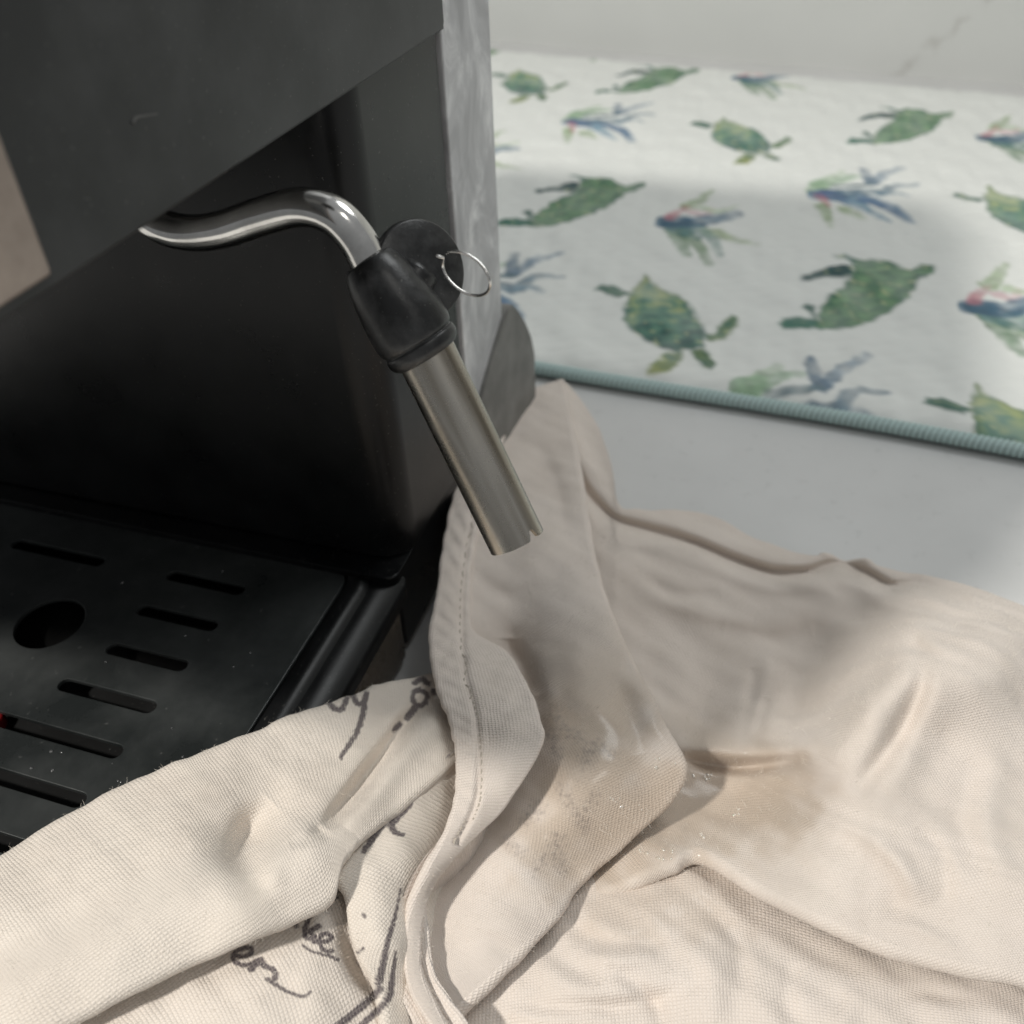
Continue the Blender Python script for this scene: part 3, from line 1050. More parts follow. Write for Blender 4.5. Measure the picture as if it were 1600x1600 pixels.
def sheet(A, B, zfun, step=2.2, curlA=0, curlB=0, curl_deg=170, nz=(0.45, 0.18), ink=(), wet=None, tone=0.0, rot=0.0, fade=None, post=None, ka=1.0, hidden_skirt=0.0):
    """cloth between two edge curves; heights in mm; curl = radius (mm) of a rounded, tucked-under edge"""
    A = np.asarray(A, float); B = np.asarray(B, float)
    La = np.hypot(*np.diff(A, axis=0).T).sum(); Lb = np.hypot(*np.diff(B, axis=0).T).sum()
    nu_ = int(max(La, Lb) / step)
    a, b_ = crom(A, nu_), crom(B, nu_)
    d = b_ - a
    ln = np.hypot(d[:, 0], d[:, 1])[:, None] + 1e-6
    def inset(c, vv_, r):
        z0 = zfun(np.stack([a[:, 0], b_[:, 0]], 1), np.stack([a[:, 1], b_[:, 1]], 1), np.linspace(0, 1, nu_)[:, None] + np.zeros((nu_, 2)), np.zeros((nu_, 2)) + np.array([[0.0, 1.0]]))[:, vv_]
        dep = (on_z(c[:, 0], c[:, 1], z0 / 1000.0) - CAM) @ fw
        return np.minimum((r / 1000.0 * F_PX / dep)[:, None], ln * 0.35)
    ia, ib = inset(a, 0, curlA) * ka, inset(b_, 1, curlB)
    a, b_ = a + d / ln * ia, b_ - d / ln * ib
    nv_ = max(8, int(ln.max() / step))
    t_ = np.linspace(0, 1, nv_)
    PX = a[:, None, 0] * (1 - t_) + b_[:, None, 0] * t_
    PY = a[:, None, 1] * (1 - t_) + b_[:, None, 1] * t_
    uu = np.linspace(0, 1, nu_)[:, None] + 0 * PX
    vv = t_[None, :] + 0 * PX
    Z = zfun(PX, PY, uu, vv)
    P = on_z(PX, PY, Z / 1000.0)
    n_ = nz[0] * NZ1(P[..., 0], P[..., 1]) + nz[1] * NZ2(P[..., 0], P[..., 1])
    if fade is not None: n_ = n_ * fade(PX, PY, uu, vv)
    P[..., 2] += n_ / 1000.0
    if post is not None: P = post(P, PX, PY, uu, vv)
    # cloth coordinates (mm)
    mu = np.linalg.norm(np.diff(P[:, nv_ // 2], axis=0), axis=1).cumsum() * 1000
    mv = np.linalg.norm(np.diff(P[nu_ // 2], axis=0), axis=1).cumsum() * 1000
    cu = np.concatenate([[0], mu])[:, None] + 0 * PX
    cv = np.concatenate([[0], mv])[None, :] + 0 * PX

    def curl(first, second, r, px, py, c1, c2):
        o_ = first - second
        o_ /= np.linalg.norm(o_, axis=1)[:, None] + 1e-12
        # smooth the outward direction along the edge
        k = 9
        ker = np.ones(k) / k
        o_ = np.stack([np.convolve(np.pad(o_[:, i], k // 2, mode='edge'), ker, 'valid') for i in range(3)], -1)
        o_ /= np.linalg.norm(o_, axis=1)[:, None]
        al = np.gradient(first, axis=0)
        al = np.stack([np.convolve(np.pad(al[:, i], k // 2, mode='edge'), ker, 'valid') for i in range(3)], -1)
        nn = np.cross(al, o_)
        nn /= np.linalg.norm(nn, axis=1)[:, None] + 1e-12
        nn *= -np.sign(np.sum(nn[:, 2]))
        rows = []
        m = max(7, int(r * 3.2))
        for i in range(1, m + 1):
            th = math.radians(curl_deg) * i / m
            rows.append(first + r / 1000 * (math.sin(th) * o_ + (1 - math.cos(th)) * nn))
        last_dir = math.cos(math.radians(curl_deg)) * o_ + math.sin(math.radians(curl_deg)) * nn
        for i in range(1, 5):
            rows.append(rows[m - 1] + last_dir * 0.0012 * i)
        return rows

    cols = [P[:, j] for j in range(nv_)]
    cus = [cu[:, j] for j in range(nv_)]
    cvs = [cv[:, j] for j in range(nv_)]
    pxs_ = [PX[:, j] for j in range(nv_)]
    pys_ = [PY[:, j] for j in range(nv_)]
    if curlB:
        rw = curl(cols[-1], cols[-4], curlB, None, None, None, None)
        base = cvs[-1].copy(); prev = cols[-1]
        lp = (pxs_[-1], pys_[-1], cus[-1])
        for r_ in rw:
            base = base + np.linalg.norm(r_ - prev, axis=1).mean() * 1000
            cols.append(r_); cvs.append(base); prev = r_
            w_ = to_px(r_); pxs_.append(w_[0]); pys_.append(w_[1]); cus.append(lp[2])
    if curlA:
        rw = curl(cols[0], cols[3], curlA, None, None, None, None)
        if hidden_skirt:  # hidden cloth drop added to block light under the hem
            l_ = rw[-1]
            for i in range(1, 13):
                q_ = l_.copy(); q_[:, 2] = l_[:, 2] + (0.0015 - l_[:, 2]) * i / 12.0 * hidden_skirt; rw.append(q_)
        base = cvs[0].copy(); prev = cols[0]
        lp = (pxs_[0], pys_[0], cus[0])
        for r_ in rw:
            base = base - np.linalg.norm(r_ - prev, axis=1).mean() * 1000
            cols.insert(0, r_); cvs.insert(0, base); prev = r_
            w_ = to_px(r_); pxs_.insert(0, w_[0]); pys_.insert(0, w_[1]); cus.insert(0, lp[2])
    P = np.stack(cols, 1); CU = np.stack(cus, 1); CV = np.stack(cvs, 1); PX = np.stack(pxs_, 1); PY = np.stack(pys_, 1)
    INK = np.zeros(PX.shape)
    edge_n = NZ_INK(PX, PY)
    for item in ink:
        line, wa, wb, alpha = item
        line = crom(np.array(line, float), max(12, 6 * len(line))) if len(line) > 2 else np.array(line, float)
        dd, tt = seg_dist(PX, PY, line)
        w_ = (wa + (wb - wa) * tt) * 0.5
        if alpha < 0.5:      # print showing through the soaked cloth: blurred and patchy
            sp_ = np.clip(0.55 + 0.45 * NZ_SP(PX, PY), 0, 1)
            INK = np.maximum(INK, 0.9 * alpha * sp_ * np.clip(0.5 - (dd + 5.0 * edge_n - w_) / 16.0, 0, 1))
            continue
        INK = np.maximum(INK, alpha * np.clip(0.5 - (dd + 0.8 * edge_n - w_) / 2.6, 0, 1))
    WET = wet(PX, PY) if wet is not None else np.zeros(PX.shape)
    TONE = np.full(PX.shape, tone)
    if rot:
        c_, s_ = math.cos(rot), math.sin(rot)
        CU, CV = CU * c_ - CV * s_, CU * s_ + CV * c_
    SHEETS.append((P, np.stack([INK, WET, TONE], -1), np.stack([CU, CV, 0 * CU], -1)))
    return P


NZ_INK = Waves(9, 10, 31)
NZ_SP = Waves(11, 16, 33)


def gro(px, py, line, depth, width, taper=True):
    d, t = seg_dist(px, py, crom(np.array(line, float), 40))
    k = np.sin(np.clip(t, 0.02, 0.98) * np.pi) ** 0.5 if taper is True else (1 - t) if taper == 'end' else 1.0
    return depth * k * np.exp(-(d / width) ** 2)


# --- R: the far sheet: back hem, hollow, ridge and the big right-hand slope
R_PTS = [(880, 600, 8), (930, 660, 6), (965, 760, 5), (1000, 795, 6), (1100, 805, 7), (1200, 850, 8), (1300, 870, 10), (1400, 890, 11), (1500, 910, 13), (1600, 945, 15), (1680, 975, 15),
         (940, 860, 14), (1000, 860, 12), (1080, 900, 12), (1200, 930, 11), (1300, 925, 16), (1400, 950, 23), (1500, 965, 29), (1600, 985, 31),
         (980, 950, 9), (1050, 980, 7), (1120, 1030, 6), (1200, 1050, 9), (1290, 1025, 12), (1348, 972, 17), (1245, 1105, 10), (1100, 1110, 6), (1060, 1060, 6),
         (1300, 1175, 32), (1350, 1098, 38), (1400, 1030, 40), (1445, 992, 40), (1520, 982, 37),
         (1060, 1155, 14), (1120, 1165, 15), (1200, 1170, 18), (1260, 1165, 26),
         (1090, 1215, 10), (1150, 1230, 10), (1200, 1250, 15), (1260, 1240, 22), (1000, 1330, 15), (1100, 1290, 13), (1180, 1290, 16),
         (1340, 1230, 33), (1450, 1150, 35), (1600, 1100, 33), (1400, 1350, 30), (1500, 1450, 28), (1600, 1300, 31), (1300, 1400, 26), (1200, 1360, 22), (1100, 1330, 18), (1350, 1460, 25),
         (1600, 1520, 27), (1680, 1400, 30), (1240, 1290, 23), (850, 900, 8), (850, 1100, 6), (850, 1300, 6), (900, 1380, 11), (850, 1430, 11), (940, 1380, 14), (1850, 1085, 3), (1890, 1300, 4), (1900, 1640, 3), (1740, 1560, 22)]
SEAM = [(868, 640), (880, 700), (905, 750), (945, 800), (985, 820), (1060, 840), (1130, 868), (1200, 893), (1260, 893), (1310, 880), (1350, 895), (1390, 915), (1440, 910), (1500, 932)]
tpsR = TPS(R_PTS)


def zR(px, py, u_, v_):
    z_ = tpsR(px, py)
    d, t = seg_dist(px, py, crom(np.array(SEAM, float), 60))
    depth = 4.0 * np.clip(t * 6, 0, 1) * np.clip((1 - t) * 6, 0, 1)
    # which side of the seam: hem band stands proud behind it
    z_ -= depth * np.exp(-(d / 8.0) ** 2)
    z_ += 1.6 * np.exp(-((d - 22) / 14) ** 2)
    z_ -= gro(px, py, [(1066, 1186), (1130, 1197), (1190, 1196), (1255, 1188)], 4.0, 11)
    z_ += gro(px, py, [(1050, 1160), (1120, 1172), (1200, 1172), (1280, 1160)], 1.5, 14)
    z_ -= gro(px, py, [(1432, 1010), (1480, 1035), (1560, 1050)], 3.0, 16, 'end')
    z_ -= gro(px, py, [(1180, 1040), (1172, 1100), (1160, 1160)], 1.0, 12)
    z_ += gro(px, py, [(1290, 1190), (1330, 1140), (1370, 1085), (1410, 1020)], 1.8, 28)
    z_ -= gro(px, py, [(1330, 1250), (1400, 1160), (1440, 1060)], 1.5, 22)
    z_ += gro(px, py, [(960, 1000), (1040, 1020), (1110, 1080)], 1.0, 25)
    z_ += gro(px, py, [(1290, 1280), (1370, 1330), (1420, 1400)], 1.2, 30)
    z_ -= gro(px, py, [(1330, 1380), (1420, 1420), (1500, 1400)], 1.0, 22)
    z_ += gro(px, py, [(1360, 1440), (1430, 1450), (1500, 1480)], 0.8, 12)
    z_ -= gro(px, py, [(1150, 1300), (1230, 1330), (1300, 1400)], 0.8, 20)
    z_ -= gro(px, py, [(1345, 1225), (1400, 1150), (1438, 1075), (1442, 1020)], 2.2, 16)
    z_ += gro(px, py, [(1380, 1240), (1440, 1160), (1470, 1090)], 1.2, 26)
    z_ -= gro(px, py, [(1300, 1310), (1350, 1330), (1395, 1380), (1400, 1430)], 1.8, 20)
    z_ += gro(px, py, [(1345, 1300), (1400, 1340), (1440, 1400)], 1.3, 18)
    z_ -= gro(px, py, [(1430, 1290), (1470, 1340), (1480, 1410)], 1.3, 16)
    z_ -= gro(px, py, [(1520, 1200), (1500, 1280), (1530, 1360)], 1.2, 22)
    z_ += gro(px, py, [(1560, 1180), (1545, 1290), (1580, 1400)], 1.2, 24)
    z_ -= gro(px, py, [(1000, 900), (1060, 930), (1130, 930)], 1.0, 12)
    z_ += gro(px, py, [(1020, 930), (1090, 955), (1180, 975)], 1.2, 16)
    z_ -= gro(px, py, [(1130, 980), (1210, 1000), (1270, 985)], 1.4, 16)
    z_ -= gro(px, py, [(1010, 1060), (1050, 1100), (1110, 1130)], 1.2, 16)
    z_ -= gro(px, py, [(1200, 1090), (1190, 1120), (1180, 1150)], 1.2, 10)
    return z_


def wetR(px, py):
    d, _ = seg_dist(px, py, [(900, 1330), (1000, 1280), (1100, 1250), (1195, 1246)])
    w = 1 / (1 + np.exp((d - 76 + 14 * NZ_W(px, py)) / 15))
    d2, _ = seg_dist(px, py, [(1080, 1170), (1180, 1190)])
    return np.maximum(w, 0.8 / (1 + np.exp((d2 - 34 + 10 * NZ_W(px, py)) / 16)))


NZ_W = Waves(60, 12, 41)
A_R = [(862, 592), (888, 596), (930, 652), (955, 720), (968, 783), (1005, 790), (1100, 797), (1200, 842), (1300, 868), (1400, 884), (1500, 904), (1600, 938), (1700, 985), (1850, 1075)]
B_R = [(830, 1420), (850, 1440), (885, 1436), (920, 1412), (960, 1393), (1010, 1372), (1050, 1356), (1095, 1338), (1190, 1398), (1340, 1474), (1470, 1513), (1600, 1540), (1720, 1575), (1900, 1660)]
sheet(A_R, B_R, zR, 2.1, curlA=1.5, curlB=2.2, wet=wetR, tone=0.25, nz=(0.32, 0.015), rot=0.5)

# --- F: the sheet lying in front, under the fold
F_PTS = [(600, 1500, 12), (700, 1600, 14), (880, 1450, 15), (950, 1420, 16), (1000, 1400, 15), (1100, 1360, 12), (1200, 1430, 14), (1350, 1500, 16), (1600, 1560, 18), (800, 1600, 16), (1000, 1500, 19), (1000, 1600, 17),
         (1200, 1550, 19), (1400, 1600, 19), (1600, 1700, 18), (560, 1700, 10), (900, 1750, 14), (1300, 1750, 16), (1750, 1760, 16), (1720, 1450, 12), (760, 1340, 8), (560, 1390, 8), (900, 1310, 8), (1300, 1350, 8), (560, 1890, 2), (900, 1900, 2), (1300, 1900, 2), (1840, 1880, 2), (1830, 1650, 4)]
tpsF = TPS(F_PTS)


def zF(px, py, u_, v_):
    z_ = tpsF(px, py)
    z_ -= gro(px, py, [(885, 1440), (930, 1468), (990, 1478), (1050, 1460)], 1.6, 16)
    z_ += gro(px, py, [(840, 1500), (900, 1540), (980, 1545), (1060, 1520)], 1.2, 20)
    z_ -= gro(px, py, [(780, 1560), (880, 1575), (980, 1570), (1080, 1545)], 1.4, 14)
    z_ -= gro(px, py, [(1240, 1500), (1230, 1560), (1250, 1610)], 1.3, 18)
    z_ += gro(px, py, [(1300, 1520), (1330, 1560), (1310, 1620)], 1.0, 20)
    z_ -= gro(px, py, [(1380, 1560), (1450, 1555), (1530, 1570)], 1.0, 14)
    z_ += gro(px, py, [(1000, 1430), (1060, 1400), (1110, 1380)], 1.5, 24)
    z_ -= gro(px, py, [(1100, 1420), (1150, 1480), (1160, 1550)], 1.8, 18)
    z_ += gro(px, py, [(1060, 1460), (1110, 1520), (1120, 1600)], 1.4, 22)
    z_ -= gro(px, py, [(960, 1520), (1020, 1560), (1040, 1620)], 1.4, 14)
    z_ -= gro(px, py, [(760, 1590), (860, 1610), (960, 1600)], 1.6, 14)
    z_ += gro(px, py, [(900, 1490), (960, 1500), (1030, 1490)], 1.2, 14)
    return z_


sheet([(560, 1380), (760, 1330), (900, 1300), (1100, 1270), (1300, 1330), (1500, 1400), (1740, 1450)],
      [(560, 1890), (760, 1900), (960, 1900), (1160, 1900), (1360, 1900), (1560, 1890), (1840, 1880)], zF, 2.3, nz=(0.6, 0.06), tone=0.15,
      wet=lambda px, py: 0.45 / (1 + np.exp((seg_dist(px, py, [(960, 1420), (1080, 1390), (1110, 1420)])[0] - 55 + 15 * NZ_W(px, py)) / 14)))

# --- P4: lower printed panel
P4_PTS = [(0, 1640, 32), (200, 1570, 33), (400, 1500, 33), (500, 1440, 31), (530, 1420, 29), (545, 1500, 28), (590, 1570, 24), (480, 1560, 32), (300, 1640, 32), (560, 1640, 26), (650, 1600, 22), (150, 1720, 30),
          (580, 1720, 24), (-80, 1750, 28), (600, 1400, 22), (-80, 1640, 30), (-90, 1880, 5), (150, 1885, 4), (470, 1885, 3), (720, 1880, 3)]
tpsP4 = TPS(P4_PTS)
INK_P4 = [([(458, 1438), (463, 1446)], 9, 9, .9), ([(486, 1424), (481, 1438), (477, 1452), (477, 1463), (486, 1466)], 9, 8, .95), ([(498, 1446), (488, 1453), (484, 1456), (492, 1464)], 8, 8, .95),
          ([(490, 1470), (501, 1470), (513, 1468), (517, 1461), (508, 1457), (500, 1464), (500, 1476), (508, 1485), (518, 1484)], 8, 7, .95),
          ([(473, 1476), (485, 1485), (505, 1491), (517, 1494), (528, 1500)], 4, 6, .9), ([(488, 1424), (500, 1414), (514, 1409), (528, 1405)], 5, 4, .75),
          ([(366, 1493), (380, 1494), (392, 1488), (391, 1481), (378, 1482), (366, 1489), (365, 1500), (376, 1507), (390, 1507), (400, 1499)], 7, 8, .95),
          ([(392, 1514), (400, 1506), (407, 1499), (412, 1508), (424, 1513), (431, 1522), (426, 1531)], 11, 8, .95), ([(417, 1530), (436, 1540), (458, 1551), (474, 1556), (485, 1550)], 7, 5, .9)]
STRIPES = [([(626, 1388), (620, 1420), (612, 1452), (602, 1490), (592, 1535)], 3, 13, .95), ([(594, 1545), (578, 1562), (556, 1580), (525, 1604), (480, 1640)], 12, 12, .95),
           ([(618, 1488), (614, 1520), (609, 1555)], 5, 11, .95), ([(606, 1560), (590, 1580), (560, 1605), (510, 1650)], 11, 11, .95)]
sheet([(-90, 1640), (130, 1558), (300, 1478), (450, 1412), (530, 1372), (620, 1360)], [(-90, 1880), (150, 1885), (320, 1885), (470, 1885), (580, 1885), (720, 1880)],
      lambda px, py, u_, v_: tpsP4(px, py) - gro(px, py, [(540, 1440), (556, 1510), (592, 1555)], 3.0, 16), 2.0, ink=INK_P4 + STRIPES, tone=0.55, nz=(0.5, 0.15), rot=0.35)

# --- C: centre: raised pleat, wet, and the part behind the left hem
C_PTS = [(775, 645, 14), (725, 740, 24), (705, 830, 29), (695, 920, 31), (705, 1000, 30), (735, 1080, 23), (760, 1150, 19), (740, 1220, 17), (820, 650, 14), (850, 750, 20), (800, 800, 26), (780, 900, 29), (830, 880, 30),
         (880, 640, 12), (905, 740, 20), (925, 850, 27), (940, 900, 28), (985, 1010, 30), (1035, 1120, 32), (1075, 1195, 29), (1050, 1250, 24), (985, 1310, 20), (900, 1365, 19),
         (900, 1000, 34), (870, 1050, 34), (880, 1130, 35), (950, 1130, 36), (960, 1200, 34), (850, 1220, 31), (900, 1280, 29), (800, 1020, 21), (822, 1050, 24), (770, 1080, 21),
         (800, 1330, 27), (740, 1400, 24), (700, 1500, 22), (750, 1550, 22), (820, 1450, 24), (870, 1420, 22), (660, 1600, 20), (650, 1420, 20)]
tpsC = TPS(C_PTS)


def zC(px, py, u_, v_):
    z_ = tpsC(px, py)
    z_ -= gro(px, py, [(800, 995), (802, 1015), (818, 1045), (838, 1090)], 3.5, 16)
    z_ += gro(px, py, [(850, 1000), (856, 1080), (868, 1160)], 1.5, 18)
    z_ += gro(px, py, [(985, 1030), (1020, 1110), (1060, 1190)], 1.4, 26)
    z_ -= gro(px, py, [(950, 1050), (985, 1120), (1000, 1180)], 1.5, 22)
    z_ -= gro(px, py, [(770, 660), (830, 700), (868, 760)], 1.0, 20)
    z_ += gro(px, py, [(720, 1460), (800, 1440), (850, 1420)], 1.0, 30)
    z_ -= gro(px, py, [(700, 1480), (760, 1470), (810, 1500)], 0.9, 18)
    z_ -= gro(px, py, [(740, 900), (790, 930), (830, 920)], 1.0, 14)
    z_ += gro(px, py, [(760, 760), (820, 800), (870, 860)], 1.0, 18)
    z_ -= gro(px, py, [(840, 690), (870, 760), (885, 830)], 1.2, 14)
    return z_


def wetC(px, py):
    d, _ = seg_dist(px, py, [(905, 960), (930, 1080), (940, 1200), (890, 1300), (1020, 1260)])
    return np.clip(1.0 / (1 + np.exp((d - 80 + 16 * NZ_W(px, py)) / 20)), 0, 1) * np.clip((py - 940) / 160, 0, 1)


BLEED = [([(868, 1112), (880, 1140), (905, 1150)], 16, 14, .46), ([(862, 1150), (868, 1180)], 16, 16, .46), ([(915, 1190), (930, 1165), (955, 1180)], 20, 14, .46), ([(876, 1230), (895, 1262), (915, 1290)], 14, 20, .46),
         ([(928, 1245), (905, 1275)], 14, 14, .46), ([(840, 1265), (822, 1285)], 20, 14, .46), ([(872, 1310), (870, 1335), (880, 1358)], 22, 16, .46), ([(850, 1340), (838, 1360)], 14, 10, .46), ([(796, 1318), (812, 1330)], 12, 10, .46)]
A_C = [(764, 628), (722, 740), (702, 830), (694, 920), (702, 1000), (735, 1070), (762, 1130), (755, 1190), (725, 1260), (680, 1330), (650, 1400), (635, 1480), (640, 1580), (620, 1700)]
B_C = [(884, 590), (912, 740), (932, 860), (957, 940), (992, 1020), (1037, 1110), (1080, 1192), (1062, 1250), (995, 1316), (915, 1384), (884, 1432), (800, 1512), (700, 1606), (610, 1700)]
sheet(A_C, B_C, zC, 2.0, curlB=2.4, ink=BLEED, wet=wetC, tone=0.15, nz=(0.32, 0.03), rot=0.9)

# --- P1: the big printed roll lying over the tray edge
P1_PTS = [(-80, 1400, 40), (0, 1350, 40), (100, 1290, 41), (230, 1225, 42), (350, 1180, 41), (450, 1140, 38), (560, 1100, 34), (640, 1070, 30), (700, 1055, 27), (790, 1035, 21), (790, 1110, 21),
          (0, 1450, 47), (150, 1380, 48), (300, 1320, 47), (392, 1305, 39), (360, 1262, 43), (450, 1250, 40), (520, 1180, 37), (600, 1130, 32), (440, 1350, 45), (485, 1325, 45), (560, 1250, 40), (620, 1180, 36), (680, 1110, 32),
          (-80, 1660, 40), (130, 1570, 42), (300, 1490, 42), (450, 1425, 42), (515, 1390, 41), (545, 1330, 41), (610, 1260, 39), (700, 1170, 35), (200, 1480, 46), (380, 1430, 46), (330, 1380, 47)]
tpsP1 = TPS(P1_PTS)


def zP1(px, py, u_, v_):
    z_ = tpsP1(px, py)
    z_ -= gro(px, py, [(676, 1092), (640, 1125), (598, 1180), (552, 1240), (505, 1296)], 7.0, 15)
    z_ += gro(px, py, [(700, 1105), (640, 1165), (590, 1230), (540, 1300)], 3.0, 24)
    z_ -= gro(px, py, [(430, 1255), (395, 1290), (378, 1330), (385, 1370)], 2.6, 24)
    z_ += gro(px, py, [(500, 1290), (450, 1320), (425, 1350), (432, 1390)], 1.6, 20)
    z_ -= gro(px, py, [(500, 1290), (480, 1310), (450, 1318)], 1.2, 12)
    return z_


INK_P1 = [([(512, 1096), (523, 1107), (535, 1106), (542, 1092)], 9, 9, .95), ([(550, 1084), (557, 1097), (567, 1098), (573, 1084)], 9, 9, .95), ([(571, 1087), (567, 1115), (553, 1152), (533, 1183)], 10, 7, .95),
          ([(655, 1078), (666, 1085), (665, 1098), (654, 1103), (645, 1094), (647, 1082), (656, 1078)], 8, 8, .95), ([(649, 1067), (658, 1061), (669, 1068)], 9, 9, .95), ([(677, 1080), (677, 1083)], 9, 9, .95),
          ([(650, 1104), (637, 1121)], 11, 12, .95), ([(624, 1133), (616, 1141)], 10, 8, .95)]
sheet([(-90, 1380), (0, 1328), (100, 1266), (230, 1203), (350, 1158), (450, 1120), (560, 1081), (632, 1057), (790, 1022)],
      [(-90, 1690), (130, 1597), (260, 1532), (380, 1480), (460, 1446), (522, 1412), (542, 1350), (606, 1285), (800, 1130)], zP1, 2.0, curlA=5.5, curlB=2.6, curl_deg=150,
      ink=INK_P1, tone=0.75, nz=(0.16, 0.07), rot=0.15, ka=0.35)

# --- P3: printed flap between the roll and the hem
P3_PTS = [(700, 1180, 36), (640, 1250, 37), (565, 1325, 37), (530, 1370, 37), (540, 1405, 35), (545, 1450, 33), (560, 1495, 31), (592, 1550, 28), (605, 1640, 27), (740, 1200, 28), (720, 1300, 26), (680, 1400, 22),
          (670, 1500, 20), (670, 1600, 19), (640, 1330, 34), (600, 1400, 35), (620, 1480, 31)]
tpsP3 = TPS(P3_PTS)
INK_P3 = [([(637, 1256), (622, 1263), (604, 1278), (588, 1300), (568, 1330)], 17, 8, .95), ([(630, 1262), (618, 1275), (612, 1290), (618, 1300), (629, 1303)], 17, 7, .95), ([(600, 1268), (588, 1275), (578, 1285)], 6, 4, .8),
          ([(674, 1203), (684, 1190), (702, 1180)], 3, 5, .8), ([(682, 1188), (694, 1179), (706, 1174)], 3, 5, .7), ([(568, 1431), (570, 1434)], 6, 6, .85),
          ([(536, 1440), (538, 1464), (546, 1484), (558, 1488), (568, 1482)], 7, 4, .9)] + STRIPES
sheet([(722, 1160), (642, 1237), (562, 1318), (523, 1368), (535, 1402), (540, 1450), (556, 1496), (592, 1552), (600, 1650), (600, 1740)], [(790, 1130), (790, 1200), (770, 1260), (735, 1320), (710, 1380), (695, 1440), (690, 1500), (690, 1560), (700, 1650), (710, 1740)],
      lambda px, py, u_, v_: tpsP3(px, py), 2.0, curlA=1.6, ink=INK_P3, tone=0.85, nz=(0.3, 0.12), rot=0.7)

# --- L: the rolled left hem, turning into the folded-back flap
A_L = [(756, 632), (716, 735), (693, 830), (682, 920), (670, 990), (678, 1065), (700, 1130), (708, 1200), (700, 1275), (668, 1352), (636, 1428), (626, 1492), (640, 1562), (690, 1640), (720, 1720)]
B_L = [(808, 614), (768, 740), (744, 835), (735, 920), (742, 980), (800, 1020), (846, 1115), (847, 1170), (795, 1262), (715, 1345), (676, 1400), (662, 1470), (668, 1530), (715, 1620), (745, 1700)]
ZA = np.array([15, 26, 32, 35, 36, 38, 40, 41, 40, 36, 31, 28, 26, 25, 24.0])
ZB = np.array([15.5, 26.5, 31.5, 32.2, 32, 34, 42, 43, 38, 33.5, 30, 28, 26.5, 25, 24.0])
STITCH = [(796, 622), (757, 740), (734, 835), (724, 920), (722, 990), (728, 1060), (742, 1110), (747, 1160), (748, 1230), (738, 1270), (712, 1320)]


def zL(px, py, u_, v_):
    t = u_[:, 0] * (len(ZA) - 1)
    za = crom(np.stack([ZA, 0 * ZA], -1), len(t))[:, 0][:, None]
    zb = crom(np.stack([ZB, 0 * ZB], -1), len(t))[:, 0][:, None]
    z_ = za * (1 - v_) + zb * v_ + (0.012 * np.hypot(px[:, -1:] - px[:, :1], py[:, -1:] - py[:, :1])).clip(0.2, 1.4) * np.sin(np.pi * np.clip(v_, 0, 1))
    d, tt = seg_dist(px, py, crom(np.array(STITCH, float), 60))
    z_ -= 0.9 * np.exp(-(d / 6) ** 2) * (tt < 0.999)
    # puckered, rope-like hem outside the stitching
    along = u_ * 1150.0
    wdt = np.hypot(px - px[:, :1], py - py[:, :1])
    pk = np.sin((along * 1.0 - 0.9 * wdt) / 30.0 * 2 * np.pi + 1.2 * np.sin(along / 90))
    amp = np.exp(-((wdt - 18) / 18) ** 2) * np.clip((1.0 - u_) * 2.2 - 0.75, 0, 1)
    z_ += 0.32 * pk * amp * (0.6 + 0.6 * np.sin(along / 37.0) ** 2)
    z_ += 1.2 * gro(px, py, [(760, 1140), (800, 1135), (840, 1120)], 1.0, 18)
    return z_


PL = sheet(A_L, B_L, zL, 1.6, curlA=1.4, curlB=1.4, hidden_skirt=0.8, tone=0.1, nz=(0.2, 0.14), rot=0.1)

verts, quads, inks, weaves, base = [], [], [], [], 0
for P, I, Wv in SHEETS:
    nu_, nv_ = P.shape[:2]
    verts.append(P.reshape(-1, 3)); inks.append(I.reshape(-1, 3)); weaves.append(Wv.reshape(-1, 3))
    q = grid_quads(nu_, nv_) + base
    quads.append(q)
    base += nu_ * nv_
verts = np.concatenate(verts); quads = np.concatenate(quads); inks = np.concatenate(inks); weaves = np.concatenate(weaves)
e1_ = verts[quads[:, 1]] - verts[quads[:, 0]]
e2_ = verts[quads[:, 3]] - verts[quads[:, 0]]
towel = empty("tea_towel", (-0.01, 0.14, 0.0))
tag(towel, "crumpled damp cream cotton tea towel with dark script lettering", "tea towel")
me = np_mesh("cloth", verts, quads)
vcol(me, "ink", inks)
at = me.attributes.new("weave", 'FLOAT_VECTOR', 'POINT')
at.data.foreach_set("vector", weaves.astype(np.float32).ravel())
cloth = link("cloth", me, M['towel'], towel)

# stitching along the hem: one small mesh of thread dashes
from mathutils.bvhtree import BVHTree
ps = crom(np.array(STITCH, float), 400)
zL_tps = None
PLf = PL.reshape(-1, 3)


def project_on(P3, px, py):
    """nearest cloth vertex along the sight line of a traced point"""
    d = rays(px, py)
    d = d / np.linalg.norm(d)
    r = P3 - CAM
    k = r @ d
    off = np.linalg.norm(r - k[:, None] * d, axis=1)
    c = np.where(off < 0.0008)[0]
    if len(c) == 0: return None
    return P3[c[np.argmin(k[c])]]


